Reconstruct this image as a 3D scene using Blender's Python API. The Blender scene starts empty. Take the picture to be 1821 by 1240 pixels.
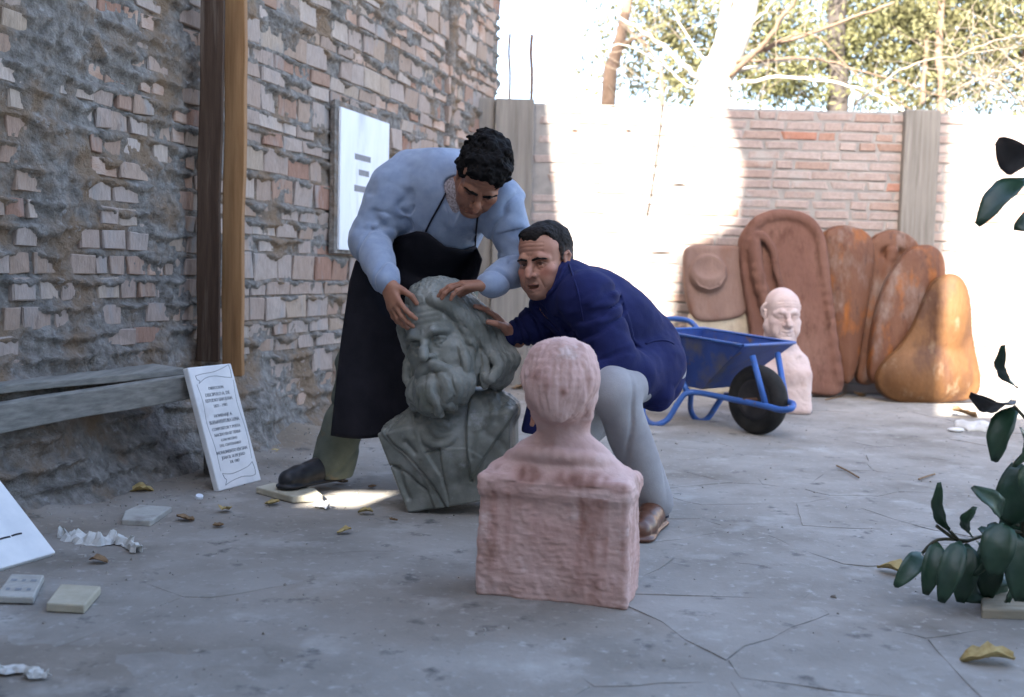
import bpy, bmesh, math, random
import numpy as np
from mathutils import Vector, Matrix, Euler

# ------------------------------------------------------------------ camera, sky, sun, exposure
SC = bpy.context.scene
COL = SC.collection
R = math.radians
CAM_H = 0.82
cam_data = bpy.data.cameras.new('camera')
cam_data.sensor_width = 36.0
cam_data.lens = 36.0 * 1850.0 / 1821.0
cam_data.clip_start = 0.05
cam_data.clip_end = 2000
cam_data.dof.use_dof = True
cam_data.dof.focus_distance = 3.3
cam_data.dof.aperture_fstop = 3.0
camera = bpy.data.objects.new('camera', cam_data)
COL.objects.link(camera)
CAM_ROT = Matrix.Rotation(R(90 - 4.11), 3, 'X') @ Matrix.Rotation(R(1.49), 3, 'Z')
camera.matrix_world = Matrix.Translation((0, 0, CAM_H)) @ CAM_ROT.to_4x4()
SC.camera = camera

SUN_EL, SUN_LEAN = 32.0, 0.40          # the sun stands behind the camera, a little to the left of the tall wall
world = bpy.data.worlds.new('World')
SC.world = world
world.use_nodes = True
wn = world.node_tree.nodes
sky = wn.new('ShaderNodeTexSky')
sky.sky_type = 'NISHITA'
sky.sun_disc = False
sun_vec = Vector((-SUN_LEAN, -1.0, 0)).normalized()      # horizontal direction towards the sun
sky.sun_elevation = R(SUN_EL)
sky.sun_rotation = math.atan2(sun_vec.x, sun_vec.y)
sky.air_density = 0.9
sky.dust_density = 2.6
sky.ozone_density = 0.6
world.node_tree.links.new(sky.outputs[0], wn['Background'].inputs[0])
wn['Background'].inputs[1].default_value = 0.15
sun_data = bpy.data.lights.new('sun', 'SUN')
sun_data.energy = 5.0
sun_data.angle = R(0.53)
sun_data.color = (1.0, 0.93, 0.82)
sun = bpy.data.objects.new('sun', sun_data)
COL.objects.link(sun)
SUN_DIR = Vector((sun_vec.x * math.cos(R(SUN_EL)), sun_vec.y * math.cos(R(SUN_EL)), math.sin(R(SUN_EL))))
sun.rotation_euler = SUN_DIR.to_track_quat('Z', 'Y').to_euler()
sun.location = (0, 0, 12)
SC.view_settings.view_transform = 'Standard'
SC.view_settings.look = 'None'
SC.view_settings.gamma = 1
SC.view_settings.use_curve_mapping = False
SC.view_settings.exposure = 2.78
SC.render.engine = 'CYCLES'
SC.cycles.max_bounces = 6
SC.cycles.use_denoising = True

RNG = random.Random(7)
NP = np.random.RandomState(7)

# ------------------------------------------------------------------ measuring helpers: a photo pixel on a known depth or height
def ray(px, py):
    return CAM_ROT @ Vector(((px - 910.5) / 1850.0, -(py - 620.0) / 1850.0, -1.0))
def W(px, py, Y):
    d = ray(px, py)
    return Vector((0, 0, CAM_H)) + d * (Y / d.y)
def G(px, py, z=0.0):
    d = ray(px, py)
    return Vector((0, 0, CAM_H)) + d * ((z - CAM_H) / d.z)

# ------------------------------------------------------------------ numpy noise
_H = NP.rand(4096).astype(np.float32) * 2 - 1
def _h(i, j, k):
    return _H[(i * 73 + j * 1021 + k * 331 + (i * j) % 97 * 13 + (j * k) % 89 * 29) & 4095]
def vnoise(x, y, z=0.0):
    x, y, z = np.broadcast_arrays(np.asarray(x, np.float32), np.asarray(y, np.float32), np.asarray(z, np.float32))
    i, j, k = np.floor(x).astype(np.int64), np.floor(y).astype(np.int64), np.floor(z).astype(np.int64)
    fx, fy, fz = x - i, y - j, z - k
    fx, fy, fz = fx * fx * (3 - 2 * fx), fy * fy * (3 - 2 * fy), fz * fz * (3 - 2 * fz)
    def L(a, b, t): return a + (b - a) * t
    return L(L(L(_h(i, j, k), _h(i + 1, j, k), fx), L(_h(i, j + 1, k), _h(i + 1, j + 1, k), fx), fy),
             L(L(_h(i, j, k + 1), _h(i + 1, j, k + 1), fx), L(_h(i, j + 1, k + 1), _h(i + 1, j + 1, k + 1), fx), fy), fz)
def fbm(x, y, z=0.0, o=3):
    s, a = 0, 1.0
    for q in range(o):
        f = 2.03 ** q
        s = s + a * vnoise(np.asarray(x) * f + 17.3 * q, np.asarray(y) * f + 5.1 * q, np.asarray(z) * f + 9.7 * q)
        a *= 0.5
    return s
def sstep(a, b, x):
    t = np.clip((x - a) / (b - a), 0, 1)
    return t * t * (3 - 2 * t)

# ------------------------------------------------------------------ materials
def lin(r, g, b):
    f = lambda c: (c / 255 / 12.92) if c / 255 <= 0.04045 else ((c / 255 + 0.055) / 1.055) ** 2.4
    return (f(r), f(g), f(b), 1)
def mat(name, ramp, scale=6.0, rough=0.85, bump=0.0, bscale=40.0, per_object=None, stretch=(1, 1, 1), detail=6.0,
        spots=None, spec=0.3, metallic=0.0, attr=None, wear=None, local=False, bdist=0.004, sheen=0.0):
    """ramp: [(pos, colour)] read through world-space noise; per_object: ramp read through the object's random number;
    spots: (colour, scale, threshold lo, hi) patches of a second colour; attr: colour attribute multiplied in."""
    m = bpy.data.materials.new(name)
    m.use_nodes = True
    t = m.node_tree; N = t.nodes; Lk = t.links
    b = N['Principled BSDF']
    b.inputs['Roughness'].default_value = rough
    b.inputs['Specular IOR Level'].default_value = spec
    b.inputs['Metallic'].default_value = metallic
    if sheen: b.inputs['Sheen Weight'].default_value = sheen
    if local:
        tc = N.new('ShaderNodeTexCoord'); pos = tc.outputs['Object']
    else:
        geo = N.new('ShaderNodeNewGeometry'); pos = geo.outputs['Position']
    mp = N.new('ShaderNodeMapping'); mp.inputs['Scale'].default_value = stretch
    Lk.new(pos, mp.inputs['Vector'])
    def noise(sc, det=detail, ro=0.6):
        n = N.new('ShaderNodeTexNoise'); n.inputs['Scale'].default_value = sc
        n.inputs['Detail'].default_value = det; n.inputs['Roughness'].default_value = ro
        Lk.new(mp.outputs[0], n.inputs['Vector']); return n.outputs['Fac']
    def cramp(fac, stops):
        c = N.new('ShaderNodeValToRGB'); e = c.color_ramp.elements
        while len(e) < len(stops): e.new(0.5)
        for x, (p, colr) in zip(e, stops): x.position = p; x.color = colr
        Lk.new(fac, c.inputs[0]); return c.outputs[0]
    def mix(fac, a, c, mode='MIX'):
        x = N.new('ShaderNodeMix'); x.data_type = 'RGBA'; x.blend_type = mode
        if isinstance(fac, float): x.inputs[0].default_value = fac
        else: Lk.new(fac, x.inputs[0])
        for s, v in ((6, a), (7, c)):
            if isinstance(v, tuple): x.inputs[s].default_value = v
            else: Lk.new(v, x.inputs[s])
        return x.outputs[2]
    colr = cramp(noise(scale), ramp)
    if per_object:
        oi = N.new('ShaderNodeObjectInfo')
        c2 = cramp(oi.outputs['Random'], per_object)
        colr = mix(0.72, colr, c2)
        colr = mix(0.35, colr, cramp(noise(scale * 3.1), [(0.3, (0.35, 0.35, 0.35, 1)), (0.7, (1, 1, 1, 1))]), 'MULTIPLY')
    for sp in (spots or []):
        f = cramp(noise(sp[1], 5.0, 0.62), [(sp[2], (0, 0, 0, 1)), (sp[3], (1, 1, 1, 1))])
        colr = mix(f, colr, sp[0])
    if attr:
        a = N.new('ShaderNodeAttribute'); a.attribute_name = attr
        colr = mix(1.0, colr, a.outputs['Color'], 'MULTIPLY')
    Lk.new(colr, b.inputs['Base Color'])
    if bump:
        bp = N.new('ShaderNodeBump'); bp.inputs['Strength'].default_value = bump; bp.inputs['Distance'].default_value = bdist
        Lk.new(noise(bscale, 8.0, 0.65), bp.inputs['Height']); Lk.new(bp.outputs[0], b.inputs['Normal'])
    return m

# ------------------------------------------------------------------ objects
def tag(o, label=None, cat=None, group=None, kind=None):
    if label: o['label'] = label
    if cat: o['category'] = cat
    if group: o['group'] = group
    if kind: o['kind'] = kind
    return o
def empty(name, loc=(0, 0, 0), label=None, cat=None, group=None, mw=None):
    o = bpy.data.objects.new(name, None); COL.objects.link(o)
    o.empty_display_size = 0.1
    o.matrix_world = mw if mw is not None else Matrix.Translation(loc)
    tag(o, label, cat, group)
    return o
def link(name, me, m, parent=None, mw=None, smooth=False):
    if m is not None and not me.materials: me.materials.append(m)
    o = bpy.data.objects.new(name, me); COL.objects.link(o)
    if smooth: me.shade_smooth()
    if parent is not None: o.parent = parent
    if mw is not None: o.matrix_basis = mw
    return o
def pymesh(name, v, f, m=None, parent=None, mw=None, smooth=False):
    """v in the parent's frame"""
    me = bpy.data.meshes.new(name)
    me.from_pydata([tuple(map(float, p)) for p in v], [], [tuple(map(int, q)) for q in f])
    me.update()
    return link(name, me, m, parent, mw, smooth)
def npmesh(name, v, q, m=None, parent=None, mw=None, smooth=True):
    v = np.ascontiguousarray(v, np.float32); q = np.ascontiguousarray(q, np.int32)
    me = bpy.data.meshes.new(name); n = q.shape[1]
    me.vertices.add(len(v)); me.vertices.foreach_set('co', v.ravel())
    me.loops.add(q.size); me.loops.foreach_set('vertex_index', q.ravel())
    me.polygons.add(len(q)); me.polygons.foreach_set('loop_start', np.arange(0, q.size, n, dtype=np.int32))
    me.update(calc_edges=True)
    return link(name, me, m, parent, mw, smooth)
def vcol(o, colors, name='Col'):
    a = o.data.color_attributes.new(name, 'FLOAT_COLOR', 'POINT')
    c = np.ones((len(o.data.vertices), 4), np.float32); c[:, :3] = colors
    a.data.foreach_set('color', c.ravel())

class MB:
    """collects boxes, bars and tubes into ONE mesh"""
    def __init__(s): s.v, s.f = [], []
    def add(s, v, f):
        n = len(s.v); s.v += [Vector(p) for p in v]; s.f += [tuple(i + n for i in q) for q in f]
    def box(s, lo, hi, M=None, jit=0.0, rng=RNG):
        c = [Vector((x, y, z)) for x in (lo[0], hi[0]) for y in (lo[1], hi[1]) for z in (lo[2], hi[2])]
        if jit: c = [p + Vector([rng.uniform(-jit, jit) for _ in range(3)]) for p in c]
        if M is not None: c = [M @ p for p in c]
        s.add(c, [(0, 1, 3, 2), (4, 6, 7, 5), (0, 4, 5, 1), (2, 3, 7, 6), (0, 2, 6, 4), (1, 5, 7, 3)])
    def tube(s, pts, rad, n=10, cap=True, flat=None):
        pts = [Vector(p) for p in pts]
        rad = rad if hasattr(rad, '__len__') else [rad] * len(pts)
        V, F = [], []
        up = None
        for i, p in enumerate(pts):
            d = (pts[min(i + 1, len(pts) - 1)] - pts[max(i - 1, 0)]).normalized()
            if up is None:
                up = Vector((0, 0, 1)) if abs(d.z) < 0.9 else Vector((1, 0, 0))
            a = (up - d * up.dot(d)).normalized(); b = d.cross(a); up = a
            for k in range(n):
                t = 2 * math.pi * k / n
                V.append(p + (a * math.cos(t) + b * math.sin(t)) * rad[i])
        for i in range(len(pts) - 1):
            for k in range(n):
                F.append((i * n + k, i * n + (k + 1) % n, (i + 1) * n + (k + 1) % n, (i + 1) * n + k))
        if cap:
            F.append(tuple(range(n - 1, -1, -1))); F.append(tuple((len(pts) - 1) * n + k for k in range(n)))
        s.add(V, F)
    def build(s, name, m, parent=None, mw=None, smooth=False, bevel=0.0, segs=2):
        o = pymesh(name, s.v, s.f, m, parent, mw, smooth)
        if bevel:
            b = o.modifiers.new('bevel', 'BEVEL'); b.width = bevel; b.segments = segs; b.limit_method = 'ANGLE'; b.angle_limit = R(35)
        return o
def arc(pts, n=6):
    """Catmull-Rom through points"""
    P = [Vector(p) for p in pts]; out = []
    for i in range(len(P) - 1):
        a, b, c, d = P[max(i - 1, 0)], P[i], P[i + 1], P[min(i + 2, len(P) - 1)]
        for k in range(n):
            t = k / n
            out.append(0.5 * ((2 * b) + (c - a) * t + (2 * a - 5 * b + 4 * c - d) * t * t + (3 * b - a - 3 * c + d) * t ** 3))
    out.append(P[-1]); return out

# ------------------------------------------------------------------ sculpting: signed distance fields turned into one continuous mesh
class Clay:
    def __init__(s, lo, hi, res):
        s.lo = np.array(lo, np.float32); s.res = res
        n = np.ceil((np.array(hi) - np.array(lo)) / res).astype(int) + 1
        s.n = n; s.F = np.full(tuple(n), 0.05, np.float32)
        s.A = [s.lo[i] + res * np.arange(n[i], dtype=np.float32) for i in range(3)]
        s.M = Matrix.Identity(4); s.k = 0.01
    def at(s, M): s.M = M; return s
    def _sc(s): return s.M.to_scale().x
    def _blk(s, lo, hi):
        a = np.clip(np.floor((np.array(lo) - s.lo) / s.res).astype(int), 0, s.n)
        b = np.clip(np.ceil((np.array(hi) - s.lo) / s.res).astype(int) + 1, 0, s.n)
        if (b <= a).any(): return None
        sl = tuple(slice(a[i], b[i]) for i in range(3))
        X = s.A[0][sl[0]][:, None, None]; Y = s.A[1][sl[1]][None, :, None]; Z = s.A[2][sl[2]][None, None, :]
        return sl, X, Y, Z
    def _put(s, sl, d, k, mode):
        F = s.F[sl]
        if mode == '+':
            if k > 0:
                h = np.maximum(k - np.abs(F - d), 0) / k; s.F[sl] = np.minimum(F, d) - h * h * k * 0.25
            else: s.F[sl] = np.minimum(F, d)
        else:
            d = -d
            h = np.maximum(k - np.abs(F - d), 0) / k if k > 0 else 0
            s.F[sl] = np.maximum(F, d) + h * h * k * 0.25
    def cone(s, a, b, r1, r2=None, k=None, mode='+', flat=None):
        r2 = r1 if r2 is None else r2; k = s.k if k is None else k
        sc = s._sc(); r1 *= sc; r2 *= sc; k = k * sc
        a = np.array(s.M @ Vector(a), np.float32); b = np.array(s.M @ Vector(b), np.float32)
        pad = max(r1, r2) * (1.0 if flat is None else max(1.0, 1.0 / min(flat[1], 1))) + k + 3 * s.res
        B = s._blk(np.minimum(a, b) - pad, np.maximum(a, b) + pad)
        if B is None: return s
        sl, X, Y, Z = B
        ba = b - a; bb = float(ba @ ba) + 1e-12
        x, y, z = X - a[0], Y - a[1], Z - a[2]
        t = np.clip((x * ba[0] + y * ba[1] + z * ba[2]) / bb, 0, 1)
        x, y, z = x - t * ba[0], y - t * ba[1], z - t * ba[2]
        if flat is not None:
            n = np.array((s.M.to_3x3() @ Vector(flat[0])).normalized()); f = flat[1] - 1
            q = (x * n[0] + y * n[1] + z * n[2]) * f
            x, y, z = x + q * n[0], y + q * n[1], z + q * n[2]
        s._put(sl, np.sqrt(x * x + y * y + z * z) - (r1 + (r2 - r1) * t), k, mode); return s
    def chain(s, pts, rad, k=None, mode='+', flat=None):
        rad = rad if hasattr(rad, '__len__') else [rad] * len(pts)
        for i in range(len(pts) - 1): s.cone(pts[i], pts[i + 1], rad[i], rad[i + 1], k, mode, flat)
        return s
    def groove(s, pts, w, depth):
        """press a soft furrow along a line lying near the surface (never a tunnel)"""
        sc = s._sc(); P = [np.array(s.M @ Vector(p), np.float32) for p in pts]; w *= sc; depth *= sc
        B = s._blk(np.min(P, 0) - 3 * w, np.max(P, 0) + 3 * w)
        if B is None: return s
        sl, X, Y, Z = B; best = None
        for a, b in zip(P[:-1], P[1:]):
            ba = b - a; bb = float(ba @ ba) + 1e-12
            x, y, z = X - a[0], Y - a[1], Z - a[2]
            t = np.clip((x * ba[0] + y * ba[1] + z * ba[2]) / bb, 0, 1)
            d = (x - t * ba[0]) ** 2 + (y - t * ba[1]) ** 2 + (z - t * ba[2]) ** 2
            best = d if best is None else np.minimum(best, d)
        s.F[sl] += (depth * np.exp(-best / (w * w))).astype(np.float32); return s
    def lock(s, pts, r0, r1=None, k=0.004, n=4, mode='+', flat=None):
        p = arc(pts, n); m = len(p)
        r1 = r0 * 0.35 if r1 is None else r1
        rad = [r0 + (r1 - r0) * (i / (m - 1)) ** 1.3 for i in range(m)]
        return s.chain(p, rad, k, mode, flat)
    def ell(s, c, r, rot=None, k=None, mode='+'):
        k = s.k if k is None else k
        M = s.M @ Matrix.Translation(c) @ ((Euler([R(q) for q in rot]).to_matrix().to_4x4()) if rot else Matrix.Identity(4))
        sc = s._sc(); k = k * sc; rr = np.array(r) * sc
        c = np.array(M.translation); pad = rr.max() + k + 3 * s.res
        B = s._blk(c - pad, c + pad)
        if B is None: return s
        sl, X, Y, Z = B
        Q = np.array(M.to_3x3()) / sc
        x, y, z = X - c[0], Y - c[1], Z - c[2]
        l = [(x * Q[0, i] + y * Q[1, i] + z * Q[2, i]) / rr[i] for i in range(3)]
        k0 = np.sqrt(l[0] ** 2 + l[1] ** 2 + l[2] ** 2)
        k1 = np.sqrt((l[0] / rr[0]) ** 2 + (l[1] / rr[1]) ** 2 + (l[2] / rr[2]) ** 2) + 1e-6
        s._put(sl, k0 * (k0 - 1) / k1, k, mode); return s
    def box(s, c, h, rnd=0.01, rot=None, k=None, mode='+', taper=0.0):
        """rounded box, half sizes h; taper widens x and y with height"""
        k = s.k if k is None else k
        M = s.M @ Matrix.Translation(c) @ ((Euler([R(q) for q in rot]).to_matrix().to_4x4()) if rot else Matrix.Identity(4))
        sc = s._sc(); k *= sc; h = np.array(h) * sc; rnd *= sc
        c = np.array(M.translation); pad = np.linalg.norm(h) * (1 + abs(taper)) + k + 3 * s.res
        B = s._blk(c - pad, c + pad)
        if B is None: return s
        sl, X, Y, Z = B
        Q = np.array(M.to_3x3()) / sc
        x, y, z = X - c[0], Y - c[1], Z - c[2]
        l = [x * Q[0, i] + y * Q[1, i] + z * Q[2, i] for i in range(3)]
        w = 1 + taper * l[2] / h[2]
        q = [np.abs(l[0]) / w - h[0] + rnd, np.abs(l[1]) / w - h[1] + rnd, np.abs(l[2]) - h[2] + rnd]
        d = np.sqrt(sum(np.maximum(v, 0) ** 2 for v in q)) + np.minimum(np.maximum(np.maximum(q[0], q[1]), q[2]), 0) - rnd
        s._put(sl, d, k, mode); return s
    def prism(s, poly, y0, y1, rnd=0.02, k=None, mode='+'):
        """outline in the xz plane (clay frame, no matrix), thickness y0..y1, edges rounded by rnd"""
        k = s.k if k is None else k
        P = np.array(poly, np.float32); lo = P.min(0) - 0.06; hi = P.max(0) + 0.06
        B = s._blk((lo[0], y0 - 0.06, lo[1]), (hi[0], y1 + 0.06, hi[1]))
        sl, X, Y, Z = B
        d2 = poly_sd(P, X[:, :, 0], Z[0])[:, None, :]
        yc, hh = (y0 + y1) / 2, (y1 - y0) / 2
        a = d2 + rnd; b = np.abs(Y - yc) - hh + rnd
        d = np.sqrt(np.maximum(a, 0) ** 2 + np.maximum(b, 0) ** 2) + np.minimum(np.maximum(a, b), 0) - rnd
        s._put(sl, d.astype(np.float32), k, mode); return s
    def add(s, fn):
        """fn(x,y,z) added to the field close to the surface only"""
        m = np.abs(s.F) < 0.03
        i = np.nonzero(m)
        s.F[i] += fn(s.A[0][i[0]], s.A[1][i[1]], s.A[2][i[2]]).astype(np.float32); return s
    def cut(s, fn):
        """keep only where fn(X,Y,Z) < 0"""
        X, Y, Z = s.A[0][:, None, None], s.A[1][None, :, None], s.A[2][None, None, :]
        s.F = np.maximum(s.F, np.broadcast_to(fn(X, Y, Z), s.F.shape).astype(np.float32)); return s
    def mesh(s):
        F = s.F.copy()
        F[0] = F[-1] = 0.05; F[:, 0] = F[:, -1] = 0.05; F[:, :, 0] = F[:, :, -1] = 0.05
        I = F < 0
        a, b, c = F.shape
        cnt = np.zeros((a - 1, b - 1, c - 1), np.uint8)
        for i in (0, 1):
            for j in (0, 1):
                for k in (0, 1): cnt += I[i:a - 1 + i, j:b - 1 + j, k:c - 1 + k]
        act = (cnt > 0) & (cnt < 8)
        idx = np.argwhere(act)
        vid = np.full(act.shape, -1, np.int32); vid[act] = np.arange(len(idx), dtype=np.int32)
        pos = np.zeros((len(idx), 3)); num = np.zeros(len(idx))
        cor = [(i, j, k) for i in (0, 1) for j in (0, 1) for k in (0, 1)]
        for p in cor:
            for ax in range(3):
                if p[ax]: continue
                q = list(p); q[ax] = 1
                fa = F[idx[:, 0] + p[0], idx[:, 1] + p[1], idx[:, 2] + p[2]]
                fb = F[idx[:, 0] + q[0], idx[:, 1] + q[1], idx[:, 2] + q[2]]
                m = (fa < 0) != (fb < 0)
                t = np.where(m, fa / np.where(m, fa - fb, 1), 0)
                e = np.array(p, float)[None].repeat(len(idx), 0); e[:, ax] = t
                pos[m] += e[m]; num[m] += 1
        v = s.lo + s.res * (idx + pos / num[:, None])
        Q = []
        for ax in range(3):
            o1, o2 = [(1, 2), (2, 0), (0, 1)][ax]
            sl0 = [slice(None)] * 3; sl1 = [slice(None)] * 3
            sl0[ax] = slice(0, -1); sl1[ax] = slice(1, None)
            A, B = I[tuple(sl0)], I[tuple(sl1)]
            e = np.argwhere(A != B)
            inside = A[tuple(e.T)]
            d1 = np.zeros(3, int); d1[o1] = 1; d2 = np.zeros(3, int); d2[o2] = 1
            g = lambda off: vid[tuple((e - off).T)]
            q = np.stack([g(d1 + d2), g(d2), g(0 * d1), g(d1)], 1)
            q[~inside] = q[~inside][:, ::-1]
            Q.append(q)
        q = np.concatenate(Q)
        q = q[(q >= 0).all(1)]
        return v.astype(np.float32), q
    def build(s, name, m, parent=None, mw=None, smooth_it=0):
        v, q = s.mesh()
        for _ in range(smooth_it): v = relax(v, q)
        return npmesh(name, v, q, m, parent, mw)
def relax(v, q, w=0.5):
    acc = np.zeros_like(v); n = np.zeros(len(v), np.float32)
    for i in range(4):
        np.add.at(acc, q[:, i], v[q[:, (i + 1) % 4]]); np.add.at(n, q[:, i], 1)
        np.add.at(acc, q[:, i], v[q[:, (i + 3) % 4]]); np.add.at(n, q[:, i], 1)
    return v + w * (acc / np.maximum(n, 1)[:, None] - v)
def poly_sd(P, X, Z):
    d = np.full(np.broadcast(X, Z).shape, 1e9, np.float32); inside = np.zeros(d.shape, bool)
    for i in range(len(P)):
        a, b = P[i - 1], P[i]
        ex, ez = b - a
        wx, wz = X - a[0], Z - a[1]
        t = np.clip((wx * ex + wz * ez) / (ex * ex + ez * ez + 1e-12), 0, 1)
        d = np.minimum(d, (wx - ex * t) ** 2 + (wz - ez * t) ** 2)
        c = ((a[1] <= Z) & (b[1] > Z)) | ((b[1] <= Z) & (a[1] > Z))
        inside ^= c & (X < a[0] + (Z - a[1]) / (ez if abs(ez) > 1e-9 else 1e-9) * ex)
    d = np.sqrt(d); return np.where(inside, -d, d)
def smooth_poly(pts, n=6):
    """closed Catmull-Rom outline in 2D"""
    P = [np.array(p, float) for p in pts]; out = []; m = len(P)
    for i in range(m):
        a, b, c, d = P[i - 1], P[i], P[(i + 1) % m], P[(i + 2) % m]
        for k in range(n):
            t = k / n
            out.append(0.5 * (2 * b + (c - a) * t + (2 * a - 5 * b + 4 * c - d) * t * t + (3 * b - a - 3 * c + d) * t ** 3))
    return out
# ================================================================== THE SETTING
# ---- ground: one sheet to the horizon, finely dimpled in the yard
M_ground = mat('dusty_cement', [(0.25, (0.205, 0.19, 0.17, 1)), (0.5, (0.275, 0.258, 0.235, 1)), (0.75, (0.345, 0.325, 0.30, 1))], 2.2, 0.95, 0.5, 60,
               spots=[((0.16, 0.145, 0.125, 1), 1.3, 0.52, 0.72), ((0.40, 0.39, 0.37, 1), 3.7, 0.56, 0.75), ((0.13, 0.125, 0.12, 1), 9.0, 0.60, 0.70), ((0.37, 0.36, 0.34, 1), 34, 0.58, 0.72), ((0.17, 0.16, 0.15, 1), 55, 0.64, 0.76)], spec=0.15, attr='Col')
M_stone = mat('paving_stone', [(0.25, (0.208, 0.193, 0.173, 1)), (0.5, (0.28, 0.263, 0.24, 1)), (0.75, (0.35, 0.33, 0.305, 1))], 2.2, 0.95, 0.5, 60,
              spots=[((0.16, 0.145, 0.125, 1), 1.3, 0.52, 0.72), ((0.40, 0.39, 0.37, 1), 3.7, 0.56, 0.75), ((0.13, 0.125, 0.12, 1), 9.0, 0.60, 0.70), ((0.37, 0.36, 0.34, 1), 34, 0.58, 0.72), ((0.17, 0.16, 0.15, 1), 55, 0.64, 0.76)], spec=0.15)
def ground_h(x, y):
    x = np.asarray(x, float); y = np.asarray(y, float)
    h = 0.007 * fbm(x * 0.9, y * 0.9, 3.1, 3) + 0.0028 * fbm(x * 6, y * 6, 1.7, 3)
    d = x - (-1.16 + 0.31 * (y - 4.8))                                      # earth swept up along the tall wall
    lip = 0.05 * np.exp(-np.clip(d, 0, 9) / 0.11) + 0.02 * np.exp(-np.clip(d, 0, 9) / 0.5)
    return h + lip * (1 + 0.5 * fbm(x * 4, y * 4, 8.0, 3)) * (d > -0.5) - 0.006 * sstep(-0.4, -0.9, d)
def axis(lo, a, b, hi, st):
    mid = list(np.arange(a, b, st)); out = []
    g = st; p = a
    while p > lo: g *= 1.5; p -= g; out.insert(0, p)
    g = st; q = b; o2 = []
    while q < hi: o2.append(q); g *= 1.5; q += g
    return np.array(out + mid + o2)
gx = axis(-260, -2.2, 3.9, 260, 0.024); gy = axis(-260, 1.6, 7.9, 900, 0.024)
GX, GY = np.meshgrid(gx, gy, indexing='ij')
GZ = ground_h(GX, GY) * np.exp(-np.clip(np.hypot(GX, GY - 4) - 6, 0, 50))
nI, nJ = len(gx), len(gy)
ii, jj = np.meshgrid(np.arange(nI - 1), np.arange(nJ - 1), indexing='ij')
gq = np.stack([ii * nJ + jj, (ii + 1) * nJ + jj, (ii + 1) * nJ + jj + 1, ii * nJ + jj + 1], -1).reshape(-1, 4)
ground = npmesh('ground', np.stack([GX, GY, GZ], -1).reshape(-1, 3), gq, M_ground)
tag(ground, kind='structure')
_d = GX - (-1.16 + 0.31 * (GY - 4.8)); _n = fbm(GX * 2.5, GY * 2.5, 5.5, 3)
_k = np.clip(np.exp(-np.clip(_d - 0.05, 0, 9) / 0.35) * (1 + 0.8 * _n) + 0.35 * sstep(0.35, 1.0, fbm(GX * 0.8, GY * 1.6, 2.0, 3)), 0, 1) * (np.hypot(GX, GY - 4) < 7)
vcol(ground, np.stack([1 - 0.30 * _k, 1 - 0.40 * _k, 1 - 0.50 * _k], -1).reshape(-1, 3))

# ---- crazy paving: irregular stones bedded flush in the dust
def voronoi(seeds, box):
    cells = []
    for i, s in enumerate(seeds):
        poly = [(box[0], box[1]), (box[2], box[1]), (box[2], box[3]), (box[0], box[3])]
        order = np.argsort(((seeds - s) ** 2).sum(1))[1:22]
        for j in order:
            n = seeds[j] - s; mid = (seeds[j] + s) / 2; out = []
            for a in range(len(poly)):
                p, q = np.array(poly[a]), np.array(poly[(a + 1) % len(poly)])
                dp, dq = (p - mid) @ n, (q - mid) @ n
                if dp <= 0: out.append(tuple(p))
                if dp * dq < 0: out.append(tuple(p + (q - p) * dp / (dp - dq)))
            poly = out
            if len(poly) < 3: break
        if len(poly) >= 3: cells.append(poly)
    return cells
seeds = []
while len(seeds) < 150:
    p = np.array([RNG.uniform(-1.0, 3.7), RNG.uniform(1.5, 7.5)])
    if p[0] < -1.16 + 0.31 * (p[1] - 4.8) + 0.45: continue
    if all(np.hypot(*(p - s)) > 0.23 for s in seeds): seeds.append(p)
for poly in voronoi(np.array(seeds), (-1.6, 1.3, 3.9, 7.6)):
    c = np.mean(poly, 0)
    if c[0] < -1.16 + 0.31 * (c[1] - 4.8) + 0.3: continue
    pts = []
    for a in range(len(poly)):                      # crooked broken edges, joint of about 6 mm
        p, q = np.array(poly[a]), np.array(poly[(a + 1) % len(poly)])
        L = np.hypot(*(q - p))
        if L < 0.01: continue
        for t in np.arange(0, 1, max(0.22, 0.07 / L)):
            w = p + (q - p) * t; d = c - w; w = w + d / np.hypot(*d) * (0.004 + 0.002 * RNG.random())
            pts.append(w + 0.016 * np.array([fbm(w[0] * 9, w[1] * 9, 0.0, 2), fbm(w[0] * 9, w[1] * 9, 40.0, 2)]))
    if len(pts) < 4: continue
    pts = np.array(pts); n = len(pts)
    tilt = np.array([RNG.uniform(-.006, .006), RNG.uniform(-.006, .006)])
    zt = float(ground_h(*c)) + RNG.uniform(-0.0005, 0.0030)
    base = 0.007 * fbm(pts[:, 0] * 0.9, pts[:, 1] * 0.9, 3.1, 3)
    zz = 0.0010 + base + RNG.uniform(-0.0025, 0.0016) + (pts - c) @ tilt
    v = [(x, y, z) for (x, y), z in zip(pts, zz)] + [(c[0] + (x - c[0]) * 1.012, c[1] + (y - c[1]) * 1.012, z - 0.02) for (x, y), z in zip(pts, zz)]
    f = [tuple(range(n))] + [(n + i, n + (i + 1) % n, (i + 1) % n, i) for i in range(n)]
    pymesh('paving_stone', v, f, M_stone, ground)

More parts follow.
